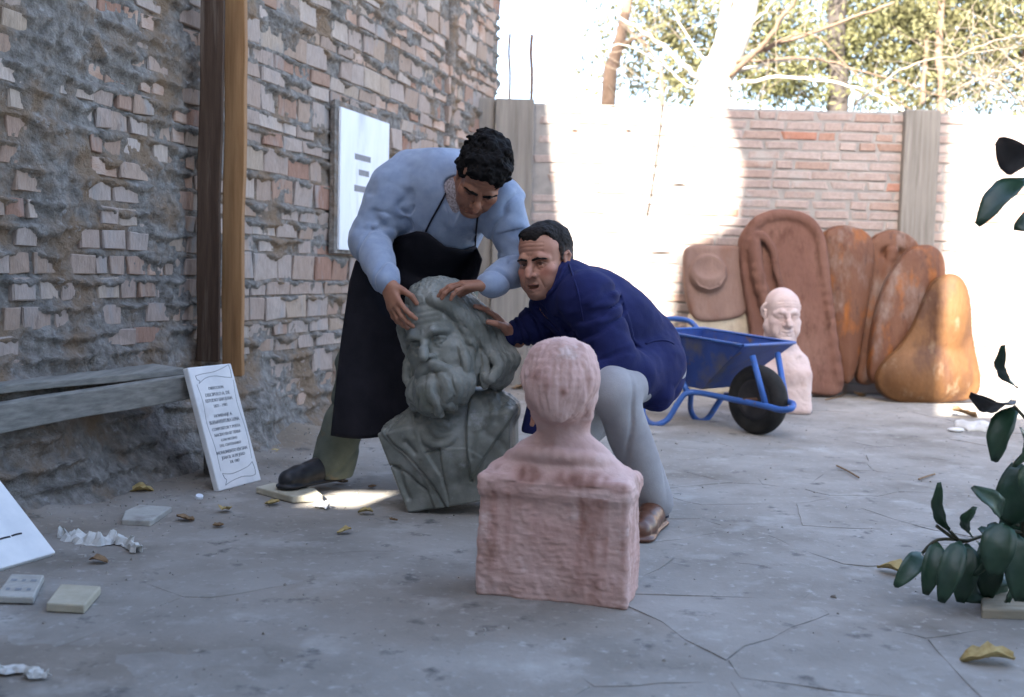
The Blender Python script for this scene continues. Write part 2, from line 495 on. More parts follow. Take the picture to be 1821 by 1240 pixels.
# ---- loose grit and crumbs of mortar lying about, thickest along the wall
_V, _F = [], []
for _q in range(2600):
    y = RNG.uniform(1.7, 7.4); w = -1.16 + 0.31 * (y - 4.8); x = w + (RNG.expovariate(1 / 0.35) + 0.05 if _q % 3 else RNG.uniform(0.1, 4.6))
    s = RNG.choice([0.002, 0.003, 0.003, 0.004, 0.006]) * RNG.uniform(.7, 1.3) * (1.5 if _q % 40 == 0 else 1); z = float(ground_h(x, y)); n = len(_V)
    c = [Vector((RNG.uniform(-1, 1), RNG.uniform(-1, 1), 0)).normalized() * s * RNG.uniform(.7, 1.2) for _ in range(5)]; c.sort(key=lambda v: math.atan2(v.y, v.x))
    _V += [Vector((x, y, z - s * .2)) + v for v in c] + [Vector((x, y, z + s * RNG.uniform(.5, 1.0))) + v * .5 for v in c]
    _F += [(n + i, n + (i + 1) % 5, n + 5 + (i + 1) % 5, n + 5 + i) for i in range(5)] + [tuple(n + 5 + i for i in range(5))]
M_grit = mat('mortar_grit', [(0.35, (0.17, 0.15, 0.13, 1)), (0.65, (0.36, 0.34, 0.31, 1))], 9, 0.95)
tag(pymesh('grit', _V, _F, M_grit), kind='stuff')

# ---- brick pieces: a few shared meshes, slightly broken
def brick_mesh(seed, rnd=0.16):
    rr = random.Random(seed)
    bm = bmesh.new(); bmesh.ops.create_cube(bm, size=1.0)
    for v in bm.verts:
        v.co += Vector([rr.uniform(-0.045, 0.045) for _ in range(3)])
    # only the face towards the yard (-y) is rounded off
    es = [e for e in bm.edges if all(v.co.y < 0 for v in e.verts)]
    bmesh.ops.bevel(bm, geom=es, offset=rnd * 0.28, segments=1, affect='EDGES')
    for v in bm.verts:
        if v.co.y < 0: v.co += Vector([rr.uniform(-0.02, 0.02) for _ in range(3)])
    me = bpy.data.meshes.new('brick'); bm.to_mesh(me); bm.free()
    return me
M_brick = mat('weathered_brick', [(0.3, (0.33, 0.22, 0.175, 1)), (0.7, (0.46, 0.35, 0.29, 1))], 22, 0.95, 0.9, 90,
              per_object=[(0.0, (0.43, 0.375, 0.335, 1)), (0.36, (0.37, 0.305, 0.265, 1)), (0.58, (0.38, 0.29, 0.225, 1)), (0.74, (0.30, 0.155, 0.105, 1)), (0.86, (0.43, 0.36, 0.28, 1)), (1.0, (0.52, 0.46, 0.42, 1))],
              stretch=(1, 1, 0.35), spots=[((0.30, 0.28, 0.265, 1), 9, 0.55, 0.70), ((0.10, 0.07, 0.055, 1), 30, 0.64, 0.8)], spec=0.1, bdist=0.006)
M_mortar = mat('rough_mortar', [(0.3, (0.125, 0.113, 0.10, 1)), (0.55, (0.245, 0.228, 0.208, 1)), (0.8, (0.375, 0.355, 0.33, 1))], 26, 0.97, 1.0, 55,
               spots=[((0.235, 0.17, 0.118, 1), 3.6, 0.47, 0.62), ((0.42, 0.42, 0.42, 1), 24, 0.60, 0.78)], spec=0.1, bdist=0.02)

# ---- the tall party wall on the left (local frame: x along the wall, -y towards the yard)
tdir = Vector((0.31, 1, 0)).normalized()
MW_left = Matrix(((tdir.x, -tdir.y, 0, -2.028), (tdir.y, tdir.x, 0, 2.0), (0, 0, 1, 0), (0, 0, 0, 1)))
UL = lambda Y: (Y - 2.0) * 1.04695
U0, U1 = 1.0, 6.34
rows_l, rows_r = [], []
z = 0.02
while z < 3.2: h = RNG.choice([0.056, 0.062, 0.068, 0.074]); rows_l.append((z, z + h)); z += h + RNG.uniform(0.013, 0.024)
z = 0.02; k = 0
pat = [0.11, 0.062, 0.062, 0.115, 0.06, 0.062, 0.105, 0.06, 0.115, 0.062, 0.062, 0.06, 0.118]
while z < 3.2: h = pat[k % len(pat)] + RNG.uniform(-.004, .004); k += 1; rows_r.append((z, z + h)); z += h + RNG.uniform(0.010, 0.018)
U_SPLIT = 2.62
def rough_patch(u, z):
    """how thickly the mortar is slapped over the bricks, 0..1"""
    a = np.exp(-((u - 1.63 - 0.05 * np.sin(z * 3)) / 0.135) ** 2) + np.exp(-((u - 2.24 - 0.05 * np.sin(z * 4 + 1)) / 0.145) ** 2)
    a = a + 0.9 * sstep(1.32, 1.62, z) * np.exp(-((u - 1.8) / 0.22) ** 2)
    a = a + 0.65 * np.exp(-((z - 0.42) / 0.12) ** 2) * (u < U_SPLIT)
    a = a * (u < U_SPLIT + 0.1)
    n = fbm(u * 5.0, z * 5.0, 2.2, 3)
    right = sstep(0.55, 1.0, fbm(u * 2.3, z * 3.1, 9.4, 3)) * (u >= U_SPLIT) * 0.7
    groove = np.exp(-((u - 5.30) / 0.07) ** 2) * 0.9
    low = sstep(0.40, 0.12, z) * (u >= U_SPLIT) * (0.65 + 0.5 * n)
    return np.clip(a * (0.85 + 0.6 * n) + right + groove + low + 0.18 * n, 0, 1.15)
res = 0.0105
uu = np.arange(U0, U1 + res, res); zz = np.arange(-0.05, 3.15, res)
UU, ZZ = np.meshgrid(uu, zz, indexing='ij')
def joints(Z, U, rows):
    """distance below the joint above (for slumped mortar) and whether inside a joint"""
    ztop = np.array([r[1] for r in rows]); i = np.clip(np.searchsorted(ztop, Z), 0, len(rows) - 1)
    zb = np.array([r[0] for r in rows])[i]; zt = ztop[i]
    return zt - Z, (Z < zb), i
out = np.zeros_like(UU)
for rows, sel in ((rows_l, UU < U_SPLIT), (rows_r, UU >= U_SPLIT)):
    e, inj, i = joints(ZZ, UU, rows)
    drool = np.clip(0.016 + 0.034 * fbm(UU * 7, i * 7.7, 0.3, 3) + 0.008 * vnoise(UU * 45, i * 3.3, 0.8), 0, 0.07)
    m = np.where(inj, 0.006 + 0.008 * fbm(UU * 9, ZZ * 9, 5.0, 3), 0) + 0.026 * sstep(0.0, 0.014, drool - e) * (e < 0.09)
    out = np.where(sel, m, out)
thick = rough_patch(UU, ZZ)
out = out * (1 - 0.4 * thick) + 0.030 * thick * (1 + 0.35 * fbm(UU * 14, ZZ * 14, 1.0, 3))
out += 0.006 * fbm(UU * 22, ZZ * 22, 3.0, 3) + (0.0030 + 0.006 * thick) * vnoise(UU * 52, ZZ * 52, 6.0)
# earth footing below the beam and along the base
foot = sstep(0.42, 0.12, ZZ + 0.10 * fbm(UU * 2.2, 1.0, 0.0, 2)) * (0.10 + 0.02 * fbm(UU * 4, ZZ * 4, 7.0, 3)) * sstep(3.2, 2.7, UU)
foot = foot + sstep(0.10, -0.02, ZZ) * 0.06
out += np.maximum(foot, 0)
out -= 0.10 * np.exp(-((UU - 5.24) / 0.035) ** 4) * sstep(0.9, 1.3, ZZ)             # the upright chase near the far end
out = np.where(UU > 6.28, out - 0.05 + 0.05 * fbm(ZZ * 8, 2.0, 0.0, 3), out)
n1, n2 = UU.shape
ii, jj = np.meshgrid(np.arange(n1 - 1), np.arange(n2 - 1), indexing='ij')
wq = np.stack([ii * n2 + jj, (ii + 1) * n2 + jj, (ii + 1) * n2 + jj + 1, ii * n2 + jj + 1], -1).reshape(-1, 4)
party_wall = npmesh('party_wall', np.stack([UU + 0.004 * fbm(UU * 30, ZZ * 30, 11.0, 2), -out, ZZ], -1).reshape(-1, 3), wq, M_mortar, None, MW_left)
tag(party_wall, 'tall rough party wall of mixed bricks and slapped grey mortar along the left', 'wall', kind='thing')
M_raw = mat('raw_brickwork', [(0.3, (0.25, 0.19, 0.16, 1)), (0.7, (0.40, 0.33, 0.29, 1))], 5, 0.95, 0.8, 30, spec=0.1)
mb = MB()
mb.box((-4.2, 0.03, -0.3), (U0, 0.38, 5.95)); mb.box((U0, 0.03, -0.3), (U1 - 0.02, 0.38, 3.14)); mb.box((U0, 0.0, 3.14), (U1 - 0.02, 0.38, 5.95))
mb.build('wall_core', M_raw, party_wall)
def left_ok(u, z):
    """is this spot of the wall inside the photograph"""
    p = CAM_ROT.transposed() @ (MW_left @ Vector((u, 0, z)) - Vector((0, 0, CAM_H)))
    x, y = 910 + 1850 * p.x / -p.z, 620 - 1850 * p.y / -p.z
    return -15 < x < 900 and -15 < y < 960 and not (730 < x and y > 300 and z < 1.35)
cand = []
for rows, ua, ub, lens in ((rows_l, 1.2, U_SPLIT, (0.065, 0.08, 0.09, 0.105, 0.125, 0.16)), (rows_r, U_SPLIT, 6.3, (0.13, 0.16, 0.18, 0.20, 0.21))):
    for ri, (za, zb) in enumerate(rows):
        if za > 3.1: break
        u = ua + RNG.uniform(0, 0.1)
        while u < ub:
            L = RNG.choice(lens) 
            um, zm = u + L / 2, (za + zb) / 2
            if um > 5.18 and um < 5.31: u += 0.05; continue
            if u + L > ub + 0.02: break
            prot = (0.013 if ub < 3 else 0.008) + RNG.uniform(-0.007, 0.009)
            hid = float(rough_patch(np.array(um), np.array(zm)))
            sheet = 3.68 < um < 4.34 and 0.93 < zm < 1.68
            if left_ok(um, zm) and hid < 0.66 and not sheet and RNG.random() > 0.04 and not (zm < 0.40 and um < 2.95) and not (zm < 0.16):
                Y = 2 + um / 1.047
                cand.append((L * (zb - za) / Y ** 2 * (1 - 0.6 * hid), um, zm, L, zb - za, prot))
            u += L + RNG.uniform(0.006, 0.016)
BM = [brick_mesh(s) for s in range(9)]
for me in BM: me.materials.append(M_brick)
cand.sort(reverse=True)
rest = MB()
for n, (_, um, zm, L, h, pr) in enumerate(cand):
    M = Matrix.Translation((um, -pr + 0.05, zm)) @ Euler((RNG.uniform(-.04, .04), RNG.uniform(-.02, .02), RNG.uniform(-.03, .03))).to_matrix().to_4x4() @ Matrix.Diagonal((L, 0.1, h, 1))
    me = BM[n % 9]
    if n < 298:
        o = bpy.data.objects.new('brick', me); COL.objects.link(o); o.parent = party_wall; o.matrix_basis = M
    else:
        rest.add([M @ v.co for v in me.vertices], [tuple(p.vertices) for p in me.polygons])
M_brick2 = mat('weathered_brick_far', [(0.3, (0.30, 0.17, 0.12, 1)), (0.45, (0.42, 0.29, 0.22, 1)), (0.7, (0.50, 0.42, 0.37, 1))], 5, 0.95, 0.9, 90, stretch=(1, 1, 2.2), spec=0.1, bdist=0.006)
if rest.v: tag(rest.build('brick_course', M_brick2, party_wall), kind='stuff')
print('left bricks', len(cand))

# ---- the low garden wall across the back, with concrete columns
YB, ZB = 7.65, 2.07
garden_wall_core = MB(); garden_wall_core.box((-0.45, YB, -0.3), (9.0, YB + 0.16, ZB - 0.012))
M_joint = mat('cement_joint', [(0.3, (0.21, 0.195, 0.185, 1)), (0.7, (0.31, 0.29, 0.27, 1))], 9, 0.96, 0.7, 60, spec=0.1)
M_brickb = mat('pale_pink_brick', [(0.3, (0.28, 0.215, 0.19, 1)), (0.7, (0.40, 0.34, 0.31, 1))], 14, 0.94, 0.6, 60,
               per_object=[(0.0, (0.40, 0.335, 0.31, 1)), (0.5, (0.35, 0.275, 0.25, 1)), (0.80, (0.33, 0.25, 0.22, 1)), (0.94, (0.32, 0.195, 0.145, 1)), (0.985, (0.38, 0.15, 0.09, 1)), (1.0, (0.42, 0.365, 0.34, 1))],
               spots=[((0.34, 0.31, 0.29, 1), 6, 0.55, 0.72)], spec=0.1)
garden_wall = garden_wall_core.build('garden_wall', M_joint)
tag(garden_wall, 'low pale brick garden wall across the back of the yard, half in sun', 'wall', kind='thing')
BB = [brick_mesh(100 + s, 0.3) for s in range(8)]
for me in BB: me.materials.append(M_brickb)
restb = MB(); cb = []
row = 0; z = ZB - 0.03
while z > 0:
    zc = z - 0.0275
    x = -0.30 + (row % 2) * 0.13 + RNG.uniform(-.03, .03) - 0.26
    while x < 4.6:
        L = RNG.choice([0.255, 0.26, 0.265, 0.26, 0.125])
        xm = x + L / 2
        if not (-0.30 < xm < 0.14 or 2.66 < xm < 3.24 and False):
            p = CAM_ROT.transposed() @ (Vector((xm, YB, zc - CAM_H)))
            px, py = 910 + 1850 * p.x / -p.z, 620 - 1850 * p.y / -p.z
            vis = px < 1850 and not (py > 560 and px < 1230) and not (1340 < px < 1680 and py > 470) and not (py > 440 and 1230 < px < 1700) and not (1620 < px < 1675 and py < 440) and not (960 < px < 1150 and py > 480)
            cb.append((0 if vis else 1, xm, zc, L))
        x += L + RNG.uniform(0.010, 0.018)
    z -= 0.0705; row += 1
cb.sort(key=lambda c: (c[0], abs(c[1] - 2)))
for n, (vis, xm, zc, L) in enumerate(cb):
    M = Matrix.Translation((xm, YB + 0.038 + RNG.uniform(-.003, .003), zc)) @ Euler((0, RNG.uniform(-.012, .012), RNG.uniform(-.01, .01))).to_matrix().to_4x4() @ Matrix.Diagonal((L, 0.09, 0.056 + RNG.uniform(-.003, .003), 1))
    if n < 298:
        o = bpy.data.objects.new('brick', BB[n % 8]); COL.objects.link(o); o.parent = garden_wall; o.matrix_basis = M
    else:
        restb.add([M @ v.co for v in BB[n % 8].vertices], [tuple(p.vertices) for p in BB[n % 8].polygons])
M_brickb2 = mat('pale_pink_brick_rest', [(0.3, (0.31, 0.245, 0.215, 1)), (0.7, (0.39, 0.33, 0.30, 1))], 5, 0.94, 0.6, 60, spec=0.1)
tag(restb.build('brick_course', M_brickb2, garden_wall), kind='stuff')
print('back bricks', len(cb))
M_conc = mat('board_marked_concrete', [(0.3, (0.16, 0.145, 0.13, 1)), (0.7, (0.26, 0.24, 0.215, 1))], 5, 0.92, 0.6, 50, stretch=(6, 6, 0.35), spots=[((0.12, 0.108, 0.095, 1), 3, 0.55, 0.75)], spec=0.15)
mb = MB(); mb.box((-0.165, YB - 0.075, -0.1), (0.115, YB + 0.2, ZB + 0.005)); mb.build('concrete_column', M_conc, garden_wall, bevel=0.008)
mb = MB(); mb.box((-0.42, YB - 0.03, -0.1), (-0.172, YB + 0.2, ZB + 0.012)); mb.build('concrete_column', M_conc, garden_wall, bevel=0.006)
mb = MB(); mb.box((2.79, YB - 0.06, -0.1), (3.045, YB + 0.2, ZB + 0.004)); mb.build('concrete_column', M_conc, garden_wall, bevel=0.01)
# crack running down the sunlit bay: a dark tube laid along the bricks
M_dark = mat('dark_joint_fill', [(0.3, (0.05, 0.045, 0.04, 1)), (0.7, (0.08, 0.07, 0.06, 1))], 20, 1.0)
cp = [W(1178, 186, YB - 0.0135), W(1174, 230, YB - 0.0135), W(1168, 275, YB - 0.0135), W(1163, 310, YB - 0.0135), W(1158, 345, YB - 0.0135), W(1150, 385, YB - 0.0135)]
mb = MB(); mb.tube(arc(cp, 5), [0.006 + 0.003 * math.sin(i * 1.7) for i in range(len(arc(cp, 5)))], 5); mb.build('crack', M_dark, garden_wall)
for (px, py, w) in ((1175, 449, 34), (1022, 232, 10), (1118, 232, 10), (1090, 190, 14), (1208, 328, 22)):
    a, b = W(px - w / 2, py, YB - 0.0125), W(px + w / 2, py, YB - 0.0125)
    mb = MB(); mb.tube([a, (a + b) / 2 + Vector((0, 0, .002)), b], [0.002, 0.006, 0.002], 5); mb.build('dark_joint', M_dark, garden_wall)

# ---- unseen stepped screen added behind the camera to block and shape the sunlight
M_screen = mat('shade_screen_plaster', [(0.3, (0.42, 0.40, 0.37, 1)), (0.7, (0.50, 0.48, 0.45, 1))], 2, 0.9, 0.3, 20)
shade_screen = empty('shade_screen', (0, -1.2, 0), 'unseen stepped screen added behind the camera to shade the yard', 'shade_screen')
mb = MB()
def hb(x0, x1, z0, z1, dy=0.0): mb.box((x0, -0.14 + dy, z0), (x1, 0.0 + dy, z1))
hb(-3.3, -1.96, -0.2, 3.20); hb(-3.3, -2.68, 3.20, 3.46); hb(-2.42, -1.96, 3.20, 3.46); hb(-3.3, -1.96, 3.46, 6.46)  # slit left open so a patch of sun reaches the ground
_o = [(-.44, -.2), (-.44, 8.9), (-2.14, 8.9), (-2.07, 8.03), (-1.90, 7.6), (-1.94, 7.2), (-2.34, 6.95), (-2.38, 6.46), (-1.96, 6.42), (-1.96, -.2)]  # outline cut to shape the edge of the sunlit patch
_n = len(_o); mb.add([(x, y, z) for y in (-.14, 0) for x, z in _o], [tuple(range(_n)), tuple(range(2 * _n - 1, _n - 1, -1))] + [(i, _n + i, _n + (i + 1) % _n, (i + 1) % _n) for i in range(_n)])
hb(-0.44, 7.0, -0.2, 5.15)
mb.build('wall', M_screen, shade_screen)
# ================================================================== HEADS, HANDS (clay recipes)
def head_clay(c, M, nose=1.0, jaw=1.0, brow=1.0, mouth_open=0.0, smile=0.0, ears=True, neck=True, eyelid=0.5, lines=0.0, eyes=True, chub=1.0, socket=1.0):
    """adult head, about 0.235 m from chin to crown; face looks to -y, z up, origin between the ears at eye height"""
    c.at(M); c.k = 0.018
    c.ell((0, 0.020, 0.045), (0.074, 0.094, 0.082))
    c.ell((0, -0.036, 0.050), (0.062, 0.050, 0.058), k=0.03)
    c.ell((0, -0.030, -0.030), (0.060 * chub, 0.060, 0.074), k=0.03)
    for s in (1, -1):
        c.cone((s * 0.055 * chub, 0.005, -0.050), (s * 0.020, -0.066, -0.103 * jaw), 0.020, 0.017, k=0.03)
        c.ell((s * 0.046, -0.056, -0.026), (0.022, 0.022, 0.018), k=0.02)
        c.ell((s * 0.036 * chub, -0.058, -0.062), (0.024, 0.024, 0.026), k=0.02)
    c.ell((0, -0.072, -0.103 * jaw), (0.022, 0.019, 0.017), k=0.02)
    # brow
    for s in (1, -1):
        c.chain([(s * 0.010, -0.0835, 0.016), (s * 0.030, -0.0835, 0.0225), (s * 0.052, -0.068, 0.015)], [0.0085 * brow, 0.0095 * brow, 0.007], k=0.014)
        c.ell((s * 0.031, -0.094, -0.001), (0.019 * socket, 0.017 * socket, 0.0125 * socket), rot=(0, s * -6, s * 18), k=0.012 / socket, mode='-')
    if eyes:
        for s in (1, -1):
            c.ell((s * 0.031, -0.0690, -0.001), (0.0135, 0.0135, 0.0135), k=0.002)
            up = 0.0075 - 0.006 * eyelid
            c.chain([(s * 0.016, -0.0795, -0.002), (s * 0.025, -0.0840, up), (s * 0.037, -0.0825, up), (s * 0.047, -0.0730, -0.0015)], 0.0030, k=0.003)
            c.chain([(s * 0.017, -0.0790, -0.004), (s * 0.026, -0.0815, -0.0085), (s * 0.037, -0.0800, -0.0085), (s * 0.046, -0.0720, -0.003)], 0.0026, k=0.004)
            c.chain([(s * 0.019, -0.0800, -0.014), (s * 0.030, -0.0775, -0.0185), (s * 0.044, -0.068, -0.013)], 0.0030, k=0.006)
    # nose
    c.chain([(0, -0.083, 0.014), (0, -0.0925, 0.000), (0, -0.104 * (0.5 + 0.5 * nose), -0.020), (0, -0.111 * (0.5 + 0.5 * nose), -0.034)], [0.0075, 0.0075, 0.0095 * nose, 0.0100 * nose], k=0.010)
    for s in (1, -1):
        c.ell((s * 0.0125 * nose, -0.0960, -0.0370), (0.0085 * nose, 0.0115, 0.0080), k=0.010)
        c.cone((s * 0.0060, -0.106, -0.0480), (s * 0.0080, -0.098, -0.0465), 0.0030, k=0.003, mode='-')
    # mouth
    c.ell((0, -0.070, -0.070), (0.030, 0.022, 0.026), k=0.02)
    d = mouth_open; e = 0.006 * smile
    c.chain([(-0.025, -0.0800, -0.0700 + e), (-0.010, -0.0925, -0.0660), (0, -0.0925, -0.0675), (0.010, -0.0925, -0.0660), (0.025, -0.0800, -0.0700 + e)], [0.003, 0.0048, 0.0046, 0.0048, 0.003], k=0.006)
    c.chain([(-0.021, -0.0810, -0.0760 - d + e), (0, -0.0910, -0.0785 - d), (0.021, -0.0810, -0.0760 - d + e)], [0.003, 0.0058, 0.003], k=0.006)
    if d > 0.001: c.ell((0, -0.092, -0.0722 - d / 2), (0.019, 0.016, 0.0016 + d * 0.55), k=0.004, mode='-')
    c.groove([(-0.027, -0.0825, -0.0722 + e * 1.2), (-0.012, -0.0945, -0.0718), (0.012, -0.0945, -0.0718), (0.027, -0.0825, -0.0722 + e * 1.2)], 0.0030, 0.0034)
    c.groove([(-0.016, -0.0860, -0.0895), (0, -0.0890, -0.0905), (0.016, -0.0860, -0.0895)], 0.006, 0.0035)
    if lines:
        for s in (1, -1):
            c.groove([(s * 0.0190, -0.0965, -0.034), (s * 0.030, -0.0880, -0.054), (s * 0.036, -0.0800, -0.078)], 0.0045, 0.0042 * lines)
            c.groove([(s * 0.020, -0.0850, -0.0165), (s * 0.032, -0.0800, -0.0235), (s * 0.044, -0.0730, -0.0205)], 0.0040, 0.0024 * lines)
            for q in range(2): c.groove([(s * 0.050, -0.066, 0.000 - 0.006 * q), (s * 0.062, -0.050, 0.004 - 0.011 * q)], 0.0030, 0.0018 * lines)
            c.groove([(s * 0.006, -0.0915, 0.012), (s * 0.005, -0.0915, 0.030)], 0.0030, 0.0022 * lines)
        for zz, yc, ye in ((0.044, -0.0900, -0.0770), (0.058, -0.0890, -0.0750), (0.071, -0.0855, -0.0715)):
            c.groove([(-0.042, ye, zz - 0.004), (-0.015, yc, zz + 0.001), (0.015, yc, zz), (0.042, ye, zz - 0.003)], 0.0038, 0.0024 * lines)
    if ears:
        for s in (1, -1):
            c.chain([(s * 0.072, 0.004, -0.022), (s * 0.079, 0.020, -0.004), (s * 0.083, 0.027, 0.016), (s * 0.082, 0.018, 0.027), (s * 0.076, 0.003, 0.020)], [0.004, 0.0045, 0.005, 0.005, 0.0042], k=0.004)
            c.ell((s * 0.075, 0.010, 0.002), (0.006, 0.014, 0.024), k=0.006)
            c.ell((s * 0.073, 0.002, -0.029), (0.0055, 0.008, 0.010), k=0.006)
            c.ell((s * 0.082, 0.010, 0.004), (0.004, 0.007, 0.012), k=0.004, mode='-')
    if neck:
        c.cone((0, 0.022, -0.06), (0, 0.040, -0.17), 0.055, 0.060, k=0.03)
    return c

def hand_clay(c, M, side=1, curl=(0.35, 0.35, 0.4, 0.45), spread=1.0, thumb=0.3, k=0.006, s=1.0, thumb_out=1.0):
    """hand from the wrist at the origin, fingers along +y, palm facing -z; side=+1: thumb towards -x (a right hand seen from its back)"""
    c.at(M @ Matrix.Diagonal((s, s, s, 1))); c.k = k
    c.cone((0, -0.03, 0), (0, 0.02, 0), 0.026, 0.027, k=0.012, flat=((0, 0, 1), 1.35))
    base = [(-0.030, 0.090, 0), (-0.010, 0.096, 0.003), (0.010, 0.092, 0.002), (0.029, 0.082, -0.002)]
    L = [(0.044, 0.026, 0.021), (0.048, 0.030, 0.022), (0.045, 0.028, 0.021), (0.035, 0.021, 0.019)]
    for i in range(4):
        bx, by, bz = base[i]; bx *= side
        c.cone((bx * 0.45, 0.012, 0), (bx, by, bz), 0.0155, 0.0112, k=0.016)
        ang = math.radians(-2) ; yaw = side * math.radians((-10, -2, 5, 13)[i] * spread)
        p = Vector((bx, by, bz)); a = -0.05
        r = 0.0100 if i < 3 else 0.0088
        for j in range(3):
            a -= curl[i] * (0.7, 1.0, 0.8)[j]
            d = Vector((math.sin(yaw) * math.cos(a), math.cos(yaw) * math.cos(a), math.sin(a)))
            q = p + d * L[i][j]
            c.cone(p, q, r, r * 0.92, k=0.004 if j == 0 else 0.003); 
            c.ell(q if j < 2 else p, (r * 1.04,) * 3, k=0.004)
            p = q; r *= 0.92
    # thumb leaves the side of the palm near its base
    t0 = Vector((-0.020 * side, 0.020, -0.004)); t1 = t0 + Vector((-0.026 * side * thumb_out, 0.034, -0.012 - 0.01 * thumb))
    t2 = t1 + Vector((-0.014 * side * thumb_out, 0.030, -0.010 - 0.02 * thumb)); t3 = t2 + Vector((0.002 * side, 0.026, -0.006 - 0.02 * thumb))
    c.cone(t0, t1, 0.0185, 0.0125, k=0.014); c.cone(t1, t2, 0.0120, 0.0108, k=0.004); c.cone(t2, t3, 0.0108, 0.0090, k=0.003)
    return c
def hand_matrix(wrist, tip, palm_dir):
    """frame for hand_clay: fingers point from wrist to tip, palm faces palm_dir"""
    y = (Vector(tip) - Vector(wrist)).normalized(); z = -(Vector(palm_dir) - y * y.dot(Vector(palm_dir))).normalized(); x = y.cross(z)
    return Matrix(((x.x, y.x, z.x, wrist[0]), (x.y, y.y, z.y, wrist[1]), (x.z, y.z, z.z, wrist[2]), (0, 0, 0, 1)))
# ================================================================== STONE BUSTS
# ---- 1. the large grey bearded bust, tipped on one corner
M_grey = mat('grey_green_cast', [(0.25, (0.085, 0.092, 0.078, 1)), (0.5, (0.175, 0.183, 0.162, 1)), (0.75, (0.30, 0.308, 0.282, 1))], 9, 0.45, 0.35, 120,
             spots=[((0.10, 0.115, 0.075, 1), 5, 0.56, 0.75), ((0.36, 0.38, 0.38, 1), 13, 0.62, 0.80)], spec=0.35, bdist=0.003)
TILT = Matrix.Rotation(R(-12.0), 4, 'Y')
YAWB = Matrix.Rotation(R(-6), 4, 'Z')
_p = YAWB @ TILT @ Vector((-0.185, -0.13, 0))
MW_b = Matrix.Translation(Vector((-0.345, 3.475, -0.004)) - _p) @ YAWB @ TILT
S_B = 1.36
HB_rot = Matrix.Rotation(R(-4.5), 4, 'Y') @ Matrix.Rotation(R(-15), 4, 'Z') @ Matrix.Rotation(R(-1), 4, 'X')
HB = Matrix.Translation((0.036, -0.082, 0.566)) @ HB_rot @ Matrix.Diagonal((S_B, S_B, S_B, 1))
def bl(cx, cy):
    """a point measured on the photograph's enlargement of this bust -> the bust's own x, z"""
    px, py = 547 + cx / 3.397, 518 + cy / 3.397
    z = (912 - py - 0.2118 * (px - 735)) / 547.5
    return -0.185 + (px - 735 + 111 * z) / 524, z
